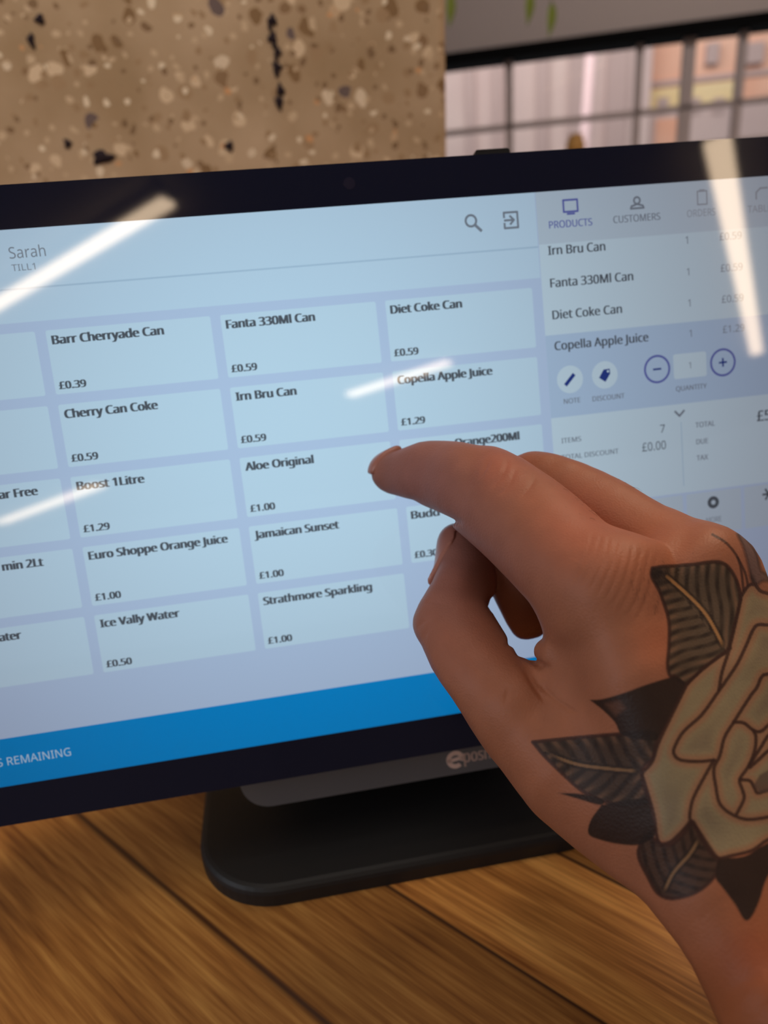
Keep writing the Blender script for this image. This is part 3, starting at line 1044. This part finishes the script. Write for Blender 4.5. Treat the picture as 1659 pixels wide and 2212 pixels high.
def inside(P, poly):
    A = np.array(poly, float); B = np.roll(A, -1, 0)
    r = np.zeros(len(P), bool)
    for a, b in zip(A, B):
        c = (a[1] > P[:, 1]) != (b[1] > P[:, 1])
        x = (b[0] - a[0]) * (P[:, 1] - a[1]) / (b[1] - a[1] + 1e-12) + a[0]
        r ^= c & (P[:, 0] < x)
    return r


def grid_sdf(poly):
    P = np.stack(np.meshgrid(GX0 + VOX * np.arange(NX), GY0 + VOX * np.arange(NY), indexing='ij'), -1).reshape(-1, 2)
    d = seg_dist(P, poly, True)
    return np.where(inside(P, poly), -d, d).reshape(NX, NY, 1).astype(np.float32)


# limbs are trimmed a little where they stand proud of the hand's contour
CONTOUR = [(797, 1018), (797, 1014), (809, 995), (823, 982), (840, 974), (860, 971), (884, 961), (905, 952), (929, 949), (961, 950), (990, 952), (1021, 957), (1045, 960), (1069, 963), (1093, 971), (1117, 980),
           (1137, 972), (1157, 971), (1177, 974), (1218, 985), (1268, 1002), (1309, 1019), (1353, 1041), (1403, 1073), (1437, 1092), (1481, 1105), (1531, 1124), (1572, 1139), (1599, 1156), (1626, 1179), (1646, 1210), (1659, 1243),
           (1690, 1310), (1800, 1370), (3200, 1500), (3200, 3600), (1500, 3600), (1500, 2700), (1590, 2330), (1552, 2212), (1528, 2157), (1494, 2086), (1464, 2039), (1423, 1987), (1396, 1953), (1369, 1928), (1328, 1899), (1278, 1862), (1234, 1831), (1197, 1801),
           (1149, 1757), (1109, 1717), (1075, 1666), (1041, 1612), (1014, 1569), (995, 1537), (976, 1508), (952, 1475), (932, 1443), (911, 1395), (896, 1371), (889, 1354), (890, 1335), (906, 1301), (915, 1287), (934, 1255), (943, 1227),
           (944, 1207), (949, 1173), (958, 1142), (962, 1134), (973, 1130), (993, 1129), (963, 1114), (937, 1102), (915, 1093), (893, 1080), (876, 1077), (857, 1073), (835, 1070), (818, 1060), (806, 1046), (800, 1034), (800, 1024)]
GAP = [(1063, 1286), (1082, 1323), (1094, 1347), (1108, 1369), (1120, 1380), (1137, 1384), (1158, 1381), (1148, 1403), (1146, 1424), (1119, 1415), (1108, 1397), (1096, 1393), (1098, 1383), (1094, 1371), (1077, 1342), (1067, 1323), (1054, 1312)]
D = smax(D, grid_sdf(CONTOUR), 14.0)
D = smax(D, -grid_sdf(GAP), 8.0)


def surface_nets(D):
    s = D < 0
    c = s[:-1, :-1, :-1].astype(np.uint8)
    tot = np.zeros_like(c)
    for dx in (0, 1):
        for dy in (0, 1):
            for dz in (0, 1):
                tot += s[dx:D.shape[0] - 1 + dx, dy:D.shape[1] - 1 + dy, dz:D.shape[2] - 1 + dz]
    act = np.argwhere((tot > 0) & (tot < 8))
    idx = np.full(c.shape, -1, np.int32)
    idx[act[:, 0], act[:, 1], act[:, 2]] = np.arange(len(act))
    acc = np.zeros((len(act), 3)); cnt = np.zeros(len(act))
    cor = [(x, y, z) for x in (0, 1) for y in (0, 1) for z in (0, 1)]
    for a in cor:
        for ax in range(3):
            if a[ax]: continue
            b = list(a); b[ax] = 1
            va = D[act[:, 0] + a[0], act[:, 1] + a[1], act[:, 2] + a[2]]
            vb = D[act[:, 0] + b[0], act[:, 1] + b[1], act[:, 2] + b[2]]
            m = (va < 0) != (vb < 0)
            t = va / np.where(m, va - vb, 1)
            p = np.array(a, float) + np.eye(3)[ax] * t[:, None]
            acc[m] += p[m]; cnt[m] += 1
    V = act + acc / cnt[:, None]
    Q = []
    for ax in range(3):
        o1, o2 = [(1, 2), (2, 0), (0, 1)][ax]
        sa = [slice(None)] * 3; sb = [slice(None)] * 3
        sa[ax] = slice(0, -1); sb[ax] = slice(1, None)
        A, B = s[tuple(sa)], s[tuple(sb)]
        for flip in (False, True):
            e = np.argwhere((A & ~B) if not flip else (~A & B))
            e = e[(e[:, o1] > 0) & (e[:, o2] > 0) & (e[:, o1] < D.shape[o1] - 1) & (e[:, o2] < D.shape[o2] - 1)]
            def g(d1, d2):
                q = e.copy(); q[:, o1] -= d1; q[:, o2] -= d2
                return idx[q[:, 0], q[:, 1], q[:, 2]]
            quad = np.stack([g(1, 1), g(0, 1), g(0, 0), g(1, 0)], 1)
            Q.append(quad[:, ::-1] if flip else quad)
    Q = np.concatenate(Q)
    Q = Q[(Q >= 0).all(1)]
    return V, Q


def smooth_verts(V, Q, n, lam=0.5):
    e = np.concatenate([Q[:, [0, 1]], Q[:, [1, 2]], Q[:, [2, 3]], Q[:, [3, 0]]])
    deg = np.bincount(e.ravel(), minlength=len(V)).astype(float)
    for k in range(n):
        for l in (lam, -lam * 1.04):
            acc = np.stack([np.bincount(e[:, 0], V[e[:, 1], i], len(V)) + np.bincount(e[:, 1], V[e[:, 0], i], len(V)) for i in range(3)], 1)
            V = V + l * (acc / np.maximum(deg, 1)[:, None] - V)
    return V


def subdivide(V, Q):
    """each quad into four; new points averaged so the surface stays smooth"""
    e = np.concatenate([Q[:, [0, 1]], Q[:, [1, 2]], Q[:, [2, 3]], Q[:, [3, 0]]])
    es = np.sort(e, 1)
    key = es[:, 0].astype(np.int64) * len(V) + es[:, 1]
    uq, inv = np.unique(key, return_inverse=True)
    ev = np.stack([uq // len(V), uq % len(V)], 1)
    mid = V[ev].mean(1); cen = V[Q].mean(1)
    n, m = len(Q), len(V)
    ei = (m + inv).reshape(4, n)
    ci = m + len(uq) + np.arange(n)
    QQ = [np.stack([Q[:, k], ei[k], ci, ei[k - 1]], 1) for k in range(4)]
    return np.concatenate([V, mid, cen]), np.concatenate(QQ)


def to_world(V):
    z = 0.2 * np.exp(V[:, 2] / F)
    c = np.stack([(V[:, 0] - W / 2) / F * z, (V[:, 1] - H / 2) / F * z, z], 1)
    return c @ MC.T + CAM


HV, HQ = surface_nets(D)
HV = HV * VOX + np.array([GX0, GY0, GW0])
HV = smooth_verts(HV, HQ, 6)
HV, HQ = subdivide(HV, HQ)
HV = smooth_verts(HV, HQ, 4)


def vnormals(V, Q):
    n = np.cross(V[Q[:, 2]] - V[Q[:, 0]], V[Q[:, 3]] - V[Q[:, 1]])
    out = np.zeros_like(V)
    for k in range(4):
        for i in range(3):
            out[:, i] += np.bincount(Q[:, k], n[:, i], len(V))
    return out / (np.linalg.norm(out, axis=1)[:, None] + 1e-12)


HN = vnormals(HV, HQ)


# ---- tattoo and skin tone, plus light tints painted on the fingertips and wrist
def spline(pts, n=6):
    P = np.array(pts, float)
    P = np.vstack([2 * P[0] - P[1], P, 2 * P[-1] - P[-2]])
    out = []
    for i in range(1, len(P) - 2):
        for k in range(n):
            t = k / n
            out.append(0.5 * ((2 * P[i]) + (-P[i - 1] + P[i + 1]) * t + (2 * P[i - 1] - 5 * P[i] + 4 * P[i + 1] - P[i + 2]) * t * t + (-P[i - 1] + 3 * P[i] - 3 * P[i + 1] + P[i + 2]) * t ** 3))
    out.append(P[-2])
    return np.array(out)


def sstep(x, a, b):
    t = np.clip((x - a) / (b - a), 0, 1)
    return t * t * (3 - 2 * t)


def lin(*c): return np.array(srgb(*c)[:3])


SKIN = lin(163, 106, 80)
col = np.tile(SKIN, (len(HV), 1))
P2 = HV[:, :2]
facing = HN[:, 2] < 0.15


def blob(cx, cy, r, c, k):
    global col
    w = (np.exp(-((P2[:, 0] - cx) ** 2 + (P2[:, 1] - cy) ** 2) / (r * r)) * k)[:, None]
    col = col * (1 - w) + lin(*c) * w


blob(900, 1030, 150, (158, 108, 102), 0.8)  # pinker fingertip, with the cool light there mixed into its colour
blob(985, 1240, 140, (154, 106, 100), 0.8)  # thumb tip, same cool light mixed in
blob(1640, 2150, 260, (150, 84, 48), 0.9)  # tanner wrist, its warm dim light painted into the colour
blob(1240, 1700, 240, (166, 104, 76), 0.6)
blob(1085, 1010, 60, (180, 104, 84), 0.6)
blob(1250, 1130, 110, (190, 108, 84), 0.6)
blob(1430, 1180, 120, (192, 116, 86), 0.5)
blob(1010, 1400, 120, (166, 102, 82), 0.4)
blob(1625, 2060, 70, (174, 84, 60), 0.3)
blob(1420, 1390, 60, (190, 108, 76), 0.45)

BLACK, STROKE, PETAL = lin(44, 32, 28), lin(64, 40, 34), lin(150, 134, 104)
TAT = facing & (P2[:, 0] > 1120) & (P2[:, 1] > 1120) & (P2[:, 1] < 2060)
ti = np.nonzero(TAT)[0]
TP = P2[ti]; tc = col[ti].copy()


def signed(poly):
    poly = np.array(poly, float)
    lo, hi = poly.min(0) - 30, poly.max(0) + 30
    m = ((TP >= lo) & (TP <= hi)).all(1)
    d = np.full(len(TP), 99.0)
    q = TP[m]
    e = seg_dist(q, poly, True)
    d[m] = np.where(inside(q, poly), -e, e)
    return d


def paint(w, c):
    global tc
    w = np.asarray(w)[:, None]
    tc = tc * (1 - w) + c * w


ROSE = [(1600, 1285), (1616, 1266), (1630, 1262), (1642, 1276), (1700, 1290), (1800, 1400), (1800, 1760), (1700, 1800), (1659, 1816), (1624, 1838), (1581, 1849), (1552, 1854),
        (1526, 1830), (1507, 1795), (1494, 1775), (1471, 1798), (1445, 1820), (1422, 1817), (1412, 1759), (1396, 1703), (1386, 1671), (1409, 1642), (1422, 1606), (1445, 1557), (1477, 1490), (1500, 1462),
        (1551, 1420), (1575, 1403), (1589, 1343)]
LEAVES = {
    'a': [(1408, 1228), (1428, 1225), (1464, 1222), (1500, 1219), (1536, 1215), (1556, 1216), (1572, 1225), (1587, 1246), (1595, 1266), (1600, 1287), (1597, 1309), (1589, 1343), (1580, 1379), (1570, 1406), (1551, 1420),
          (1522, 1442), (1495, 1466), (1481, 1478), (1459, 1461), (1447, 1459), (1442, 1434), (1445, 1398), (1446, 1355), (1442, 1328), (1433, 1300), (1425, 1278), (1413, 1256), (1407, 1242)],
    'c': [(1151, 1603), (1218, 1596), (1282, 1590), (1347, 1585), (1412, 1583), (1416, 1612), (1409, 1639), (1387, 1661), (1390, 1697), (1400, 1730), (1360, 1738), (1315, 1734), (1260, 1710), (1218, 1674), (1178, 1635)],
    'e': [(1403, 1799), (1419, 1820), (1445, 1827), (1474, 1804), (1494, 1775), (1507, 1791), (1539, 1840), (1552, 1859), (1542, 1895), (1510, 1924), (1477, 1937), (1445, 1941), (1419, 1928), (1400, 1895), (1380, 1853), (1383, 1824)],
    'h': [(1592, 1155), (1606, 1186), (1618, 1229), (1623, 1254), (1635, 1263), (1659, 1256), (1740, 1300), (1740, 1200), (1654, 1239), (1635, 1196), (1616, 1169), (1600, 1150)],
}
SOLID = [
    [(1274, 1512), (1302, 1510), (1347, 1497), (1396, 1479), (1445, 1464), (1460, 1462), (1481, 1478), (1474, 1502), (1445, 1554), (1425, 1592), (1410, 1600), (1347, 1590), (1328, 1560), (1302, 1534)],
    [(1206, 1713), (1256, 1715), (1302, 1728), (1296, 1739), (1250, 1726)],
    [(1299, 1739), (1347, 1729), (1400, 1726), (1409, 1759), (1417, 1801), (1383, 1824), (1341, 1824), (1296, 1814), (1271, 1801), (1276, 1772)],
    [(1552, 1853), (1607, 1850), (1653, 1824), (1720, 1800), (1672, 1872), (1653, 1905), (1640, 1947), (1622, 1983), (1607, 1986), (1588, 1954), (1559, 1915), (1546, 1895)],
]
LINES = [
    [(1600, 1290), (1616, 1266), (1630, 1263), (1642, 1276), (1659, 1282), (1700, 1292)],
    [(1600, 1295), (1589, 1343), (1575, 1403), (1560, 1451), (1553, 1490)],
    [(1720, 1352), (1659, 1350), (1637, 1350), (1626, 1362), (1611, 1396), (1592, 1435), (1568, 1471), (1551, 1495), (1516, 1544), (1477, 1580), (1458, 1612), (1456, 1629), (1471, 1642), (1510, 1645), (1542, 1642)],
    [(1720, 1452), (1659, 1456), (1645, 1463), (1635, 1485), (1620, 1505), (1585, 1560), (1565, 1593), (1555, 1632), (1542, 1661), (1546, 1697), (1555, 1736), (1581, 1759), (1614, 1770), (1659, 1765), (1720, 1750)],
    [(1585, 1560), (1607, 1562), (1627, 1577), (1643, 1580), (1659, 1567), (1700, 1530)],
    [(1627, 1577), (1633, 1593), (1630, 1622), (1617, 1655), (1598, 1684), (1604, 1707), (1607, 1726), (1591, 1759)],
    [(1598, 1684), (1620, 1687), (1630, 1703), (1637, 1713), (1659, 1707), (1700, 1700)],
    [(1617, 1655), (1630, 1635), (1645, 1612), (1659, 1590), (1690, 1560)],
    [(1620, 1658), (1640, 1640), (1659, 1622), (1690, 1600)],
    [(1542, 1642), (1520, 1681), (1497, 1726), (1490, 1762), (1494, 1775), (1507, 1794), (1526, 1830), (1549, 1853), (1581, 1848), (1624, 1837), (1659, 1814), (1720, 1790)],
    [(1386, 1671), (1396, 1703), (1412, 1759), (1422, 1817), (1445, 1820), (1471, 1798), (1490, 1775)],
    [(1485, 1476), (1445, 1557), (1422, 1606), (1409, 1645), (1386, 1671)],
    [(1485, 1476), (1522, 1442), (1551, 1420), (1578, 1400)],
]
# rose: grey-green filling that thins out to bare skin along the lines
SPL = [spline(l) for l in LINES]
dl = np.full(len(TP), 99.0)
for l in SPL: dl = np.minimum(dl, seg_dist(TP, l, False))
d = signed(ROSE)
mott = 0.5 + 0.5 * np.sin(TP[:, 0] * 0.021 + 1.3 * np.sin(TP[:, 1] * 0.017)) * np.cos(TP[:, 1] * 0.023)
paint(sstep(-d, 0, 4) * (0.4 + 0.58 * sstep(dl, 6, 22)), PETAL)
paint(sstep(-d, 0, 4) * sstep(dl, 12, 36) * 0.45 * mott, lin(104, 86, 78))
# leaves: hatched veins either side of a pale rib
RIB = {'a': [(1440, 1245), (1469, 1270), (1500, 1299), (1524, 1326), (1543, 1357), (1566, 1402)], 'c': [(1160, 1620), (1243, 1650), (1310, 1660), (1380, 1666)],
       'e': [(1510, 1812), (1490, 1845), (1455, 1885), (1435, 1925)], 'h': [(1600, 1160), (1640, 1220)]}
DIR = {'a': ((0.06, 1.0), (1.0, -0.36), 22), 'c': ((0.62, 1.0), (1.0, -0.9), 27), 'e': ((1.0, 0.2), (0.35, 1.0), 22), 'h': ((0.4, 1), (0.4, 1), 40)}
BASEC = {'a': lin(86, 74, 60), 'c': lin(60, 50, 42), 'e': lin(66, 50, 42), 'h': lin(112, 88, 84)}
for k, poly in LEAVES.items():
    d = signed(spline(poly + [poly[0]], 4)[:-1])
    ins = sstep(-d, -2, 2)
    rib = spline(RIB[k])
    rd = seg_dist(TP, rib, False)
    # which side of the rib
    a, b_ = rib[0], rib[-1]
    ax = (b_ - a) / np.linalg.norm(b_ - a)
    side = (TP[:, 0] - a[0]) * ax[1] - (TP[:, 1] - a[1]) * ax[0]
    d1, d2, per = DIR[k]
    def stripe(dv):
        dv = np.array(dv) / np.linalg.norm(dv); q = np.array([-dv[1], dv[0]])
        c = TP @ q + 3.0 * np.sin((TP @ dv) * 0.05)
        return 0.5 + 0.5 * np.cos(2 * math.pi * c / per)
    st = np.where(side > 0, stripe(d1), stripe(d2))
    paint(ins * 0.92, BASEC[k])
    paint(ins * sstep(st, 0.3, 0.95) * (0.55 + 0.3 * np.sin(TP[:, 0] * 0.09 + TP[:, 1] * 0.05) ** 2), BLACK)
    if k in 'ac':                                   # paler, skin-toned gaps towards the rim
        paint(ins * sstep(st, 0.35, 0.05) * sstep(-d, 30, 6) * (0.5 if k == 'a' else 0.36), lin(140, 102, 78))
    if k != 'h':
        paint(ins * sstep(rd, 11, 7) * 0.7 * sstep(-d, 4, 20), BLACK)
        paint(ins * sstep(rd, 4.2, 2.4) * sstep(-d, 8, 26), lin(168, 122, 78) if k == 'a' else lin(134, 100, 70))
    paint(sstep(np.abs(d), 5.5, 2.5) * (0.9 if k != 'h' else 0.5), STROKE)
w_ = np.exp(-((TP[:, 0] - 1412) / 26) ** 2 - ((TP[:, 1] - 1240) / 26) ** 2) * sstep(-signed(LEAVES['a']), -2, 2)
paint(np.clip(w_ * 1.2, 0, 0.9), BLACK)
for poly in SOLID:
    d = signed(spline(poly + [poly[0]], 4)[:-1])
    paint(sstep(-d, -2, 2) * 0.97, BLACK)
# bare corner inside the tip of the first dark leaf
d = signed([(1308, 1521), (1338, 1514), (1350, 1530), (1330, 1545)])
paint(sstep(-d, -8, 6) * 0.4, lin(130, 86, 66))
for l, poly in zip(SPL, LINES):
    paint(sstep(seg_dist(TP, l, False), 5.2, 2.6) * 0.93, STROKE)
d = signed([(1640, 1674), (1720, 1630), (1720, 1705), (1640, 1713), (1628, 1695)])
paint(sstep(-d, -2, 3) * 0.8, lin(92, 74, 66))
for l, w_ in (([(1539, 1157), (1568, 1176), (1592, 1205), (1601, 1234), (1606, 1275)], 2.6), ([(1592, 1205), (1609, 1237), (1616, 1266)], 2.6)):
    paint(sstep(seg_dist(TP, spline(l), False), w_ + 1.6, w_ - 1.0) * 0.85, STROKE)
col[ti] = tc

# ---- fine relief: knuckle wrinkles and finger creases
disp = np.zeros(len(HV))


def wrinkle(pts, w, dep):
    global disp
    l = spline(pts)
    lo, hi = l.min(0) - 25, l.max(0) + 25
    m = ((P2 >= lo) & (P2 <= hi)).all(1) & (HN[:, 2] < 0.3)
    d = seg_dist(P2[m], l, False)
    e = np.minimum(np.linalg.norm(P2[m] - l[0], axis=1), np.linalg.norm(P2[m] - l[-1], axis=1))
    disp[m] -= dep * np.exp(-(d / w) ** 2) * sstep(e, 0, 26)


def bump(cx, cy, ra, rb, ang, amt):
    global disp
    c, s_ = math.cos(math.radians(ang)), math.sin(math.radians(ang))
    x, y = P2[:, 0] - cx, P2[:, 1] - cy
    w = np.exp(-((x * c + y * s_) / ra) ** 2 - ((-x * s_ + y * c) / rb) ** 2)
    disp += amt * w * (HN[:, 2] < 0.2)


bump(1008, 1030, 24, 70, 20, -7)        # hollow before the middle knuckle
bump(1072, 1012, 34, 44, 30, 5)         # middle knuckle
bump(1130, 1070, 26, 60, 35, -3)
bump(1215, 1405, 50, 26, -10, -6)       # dimple at the root of the forefinger
bump(1030, 1265, 26, 36, 0, -5)         # hollow under the thumb pad
bump(1150, 1460, 14, 60, -35, -6)       # folds of the web
bump(1120, 1500, 60, 70, 30, 5)
bump(1420, 1180, 60, 50, 0, 5)
bump(1555, 1185, 50, 40, 30, 5)
bump(1478, 1160, 26, 60, 20, -5)        # hollow between the knuckles
for i in range(9):
    x = 1262 + i * 17
    wrinkle([(x + 22, 1140 + i * 6), (x + 8, 1190 + i * 9), (x - 14, 1235 + i * 11), (x - 30, 1262 + i * 10)], 4.5, 1.15)
for (a, b, c) in (((1098, 982), (1090, 1020), (1058, 1062)), ((1062, 985), (1046, 1018), (1030, 1040)), ((1118, 1003), (1100, 1045), (1075, 1075)), ((1160, 1018), (1148, 1045), (1120, 1080))):
    wrinkle([a, b, c], 5.5, 2.2)
for (a, b, c) in (((897, 1365), (915, 1342), (945, 1330)), ((911, 1392), (918, 1372), (930, 1352)), ((905, 1308), (930, 1300), (962, 1304))):
    wrinkle([a, b, c], 5.0, 2.4)
for pts in ([(1130, 1440), (1150, 1480), (1180, 1520)], [(1100, 1478), (1096, 1500), (1090, 1530)], [(1160, 1470), (1200, 1510), (1250, 1545)]):
    wrinkle(pts, 5.0, 2.5)
HV = HV + HN * disp[:, None]

M_SKIN = bpy.data.materials.new('tattooed_skin'); M_SKIN.use_nodes = True
nt, ln, b = nodes(M_SKIN)
at = nt.new('ShaderNodeAttribute'); at.attribute_name = 'pigment_and_light'
geo = nt.new('ShaderNodeNewGeometry')
nz = nt.new('ShaderNodeTexNoise'); nz.inputs['Scale'].default_value = 160; nz.inputs['Detail'].default_value = 5
ln.new(geo.outputs['Position'], nz.inputs['Vector'])
mr = nt.new('ShaderNodeMapRange'); mr.inputs['To Min'].default_value = 0.88; mr.inputs['To Max'].default_value = 1.12
ln.new(nz.outputs['Fac'], mr.inputs['Value'])
hs = nt.new('ShaderNodeHueSaturation')
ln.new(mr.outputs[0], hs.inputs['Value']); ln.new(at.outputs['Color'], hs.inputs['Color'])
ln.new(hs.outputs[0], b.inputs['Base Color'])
b.inputs['Roughness'].default_value = 0.5
b.inputs['Specular IOR Level'].default_value = 0.24
b.inputs['Subsurface Weight'].default_value = 0.10
b.inputs['Subsurface Radius'].default_value = (1.0, 0.35, 0.18)
b.inputs['Subsurface Scale'].default_value = 0.002
vo = nt.new('ShaderNodeTexVoronoi'); vo.inputs['Scale'].default_value = 1500
ln.new(geo.outputs['Position'], vo.inputs['Vector'])
bp = nt.new('ShaderNodeBump'); bp.inputs['Strength'].default_value = 0.25; bp.inputs['Distance'].default_value = 0.0003
ln.new(vo.outputs['Distance'], bp.inputs['Height']); ln.new(bp.outputs[0], b.inputs['Normal'])
M_NAIL = mat('fingernail', (178, 120, 106), 0.28, 0.5)


def mesh_np(name, V, Q, m, parent=None, colors=None):
    me = bpy.data.meshes.new(name)
    me.vertices.add(len(V)); me.vertices.foreach_set('co', V.ravel())
    me.loops.add(Q.size); me.loops.foreach_set('vertex_index', Q.ravel().astype(np.int32))
    me.polygons.add(len(Q)); me.polygons.foreach_set('loop_start', (np.arange(len(Q)) * 4).astype(np.int32))
    me.polygons.foreach_set('use_smooth', np.ones(len(Q), bool))
    if colors is not None:
        a = me.color_attributes.new('pigment_and_light', 'FLOAT_COLOR', 'POINT')
        a.data.foreach_set('color', np.concatenate([colors, np.ones((len(V), 1))], 1).ravel())
    me.materials.append(m)
    me.update(); me.validate()
    return link_obj(name, me, parent)




def nail(chain, poly, zc, w0, w1):
    sl_, q = field(chain, 12.0, 4)
    P = np.stack(np.meshgrid(G0[0] + VOX * np.arange(sl_[0].start, sl_[0].stop), G0[1] + VOX * np.arange(sl_[1].start, sl_[1].stop), indexing='ij'), -1)
    sh = P.shape[:2]
    P = P.reshape(-1, 2)
    d = seg_dist(P, poly, True)
    d = np.where(inside(P, poly), -d, d).reshape(sh + (1,))
    Z = (G0[2] + VOX * np.arange(sl_[2].start, sl_[2].stop))[None, None, :]
    dz = np.maximum(wz(zc) + w0 - Z, Z - wz(zc) - w1)
    f = smax(smax(q - 4.5, -(q + 12.0), 2.0), smax(d + 0 * Z, dz + 0 * d, 14.0), 3.0)
    f = np.pad(f, 1, constant_values=50.0)
    V, Q = surface_nets(f)
    V = (V - 1 + np.array([sl_[k].start for k in range(3)])) * VOX + np.array([GX0, GY0, GW0])
    V = smooth_verts(V, Q, 3)
    V, Q = subdivide(V, Q)
    return smooth_verts(V, Q, 2), Q


# the forearm runs on to the elbow, outside the picture
HW = to_world(HV)
ea = to_world(np.array([[1780.0, 2250.0, wz(160)]]))[0]
eb = to_world(np.array([[2040.0, 2680.0, wz(134)]]))[0]
ax = (eb - ea) / np.linalg.norm(eb - ea)
ax = ax + np.array([0.25, -0.55, -0.1]); ax /= np.linalg.norm(ax)
s1 = np.cross(ax, [0, 0, 1.0]); s1 /= np.linalg.norm(s1)
s2 = np.cross(s1, ax)
V, Q = [], []
nr, nl = 40, 14
for i in range(nl):
    t = i / (nl - 1)
    r1, r2 = 0.026 + 0.016 * t, 0.022 + 0.016 * t
    if i == nl - 1: r1 = r2 = 0.002
    c = eb - (eb - ea) * 0.30 + ax * 0.23 * min(t * 1.06, 1.0)
    for k in range(nr):
        a = 2 * math.pi * k / nr
        V.append(c + s1 * r1 * math.cos(a) + s2 * r2 * math.sin(a))
for i in range(nl - 1):
    for k in range(nr):
        Q.append((len(HW) + i * nr + k, len(HW) + i * nr + (k + 1) % nr, len(HW) + (i + 1) * nr + (k + 1) % nr, len(HW) + (i + 1) * nr + k))
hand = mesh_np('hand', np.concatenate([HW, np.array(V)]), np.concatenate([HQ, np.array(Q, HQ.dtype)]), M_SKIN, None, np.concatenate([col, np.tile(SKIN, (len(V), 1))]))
tag(hand, 'right hand with a rose tattoo on its back, forefinger touching the lit screen', 'hand')

V, Q = nail(INDEX[:4], [(808, 1026), (838, 1008), (860, 990), (872, 974), (858, 955), (815, 960), (785, 990), (785, 1022)], 256, -34, 60)
o = mesh_np('fingernail', to_world(V), Q, M_NAIL, hand)
V, Q = nail(THUMB[:4], [(986, 1126), (985, 1150), (981, 1175), (970, 1208), (956, 1234), (932, 1268), (915, 1250), (920, 1180), (945, 1122)], 241, -46, 60)
o = mesh_np('fingernail', to_world(V), Q, M_NAIL, hand)

# short fine hairs on the back of the hand
rng = np.random.default_rng(3)
cand = np.nonzero((HN[:, 2] < -0.15) & (((P2[:, 0] - 1450) / 90) ** 2 + ((P2[:, 1] - 1250) / 75) ** 2 < 1))[0]
cand2 = np.nonzero((HN[:, 2] < 0.0) & (P2[:, 0] > 1200) & (P2[:, 0] < 1380) & (P2[:, 1] > 990) & (P2[:, 1] < 1120))[0]
WV = to_world(HV)
WNn = vnormals(WV, HQ)
V, Fc = [], []
for pool, n, dx, dy in ((cand, 170, -0.10, 1.0), (cand2, 70, 0.7, 0.9)):
    for q in rng.choice(pool, n, replace=False):
        a = HV[q]
        e = to_world(np.array([[a[0] + dx * 16 + rng.normal(0, 4), a[1] + dy * 16 + rng.normal(0, 4), a[2]]]))[0] - WV[q]
        e = e / np.linalg.norm(e) * rng.uniform(0.0018, 0.0034)
        nn = WNn[q]
        p0, p1, p2 = WV[q] - nn * 0.0001, WV[q] + e * 0.5 + nn * 0.0005, WV[q] + e + nn * 0.0004
        v, f_ = tubes([[(p0, 3.2e-5), (p1, 2.6e-5), (p2, 0.8e-5)]], 4)
        k = len(V); V += v; Fc += [tuple(i + k for i in t) for t in f_]
M_HAIR = mat('fine_hair', (74, 50, 36), 0.5, 0.4)
o = from_py('hair', V, Fc, M_HAIR, hand, smooth=True)
o['kind'] = 'stuff'
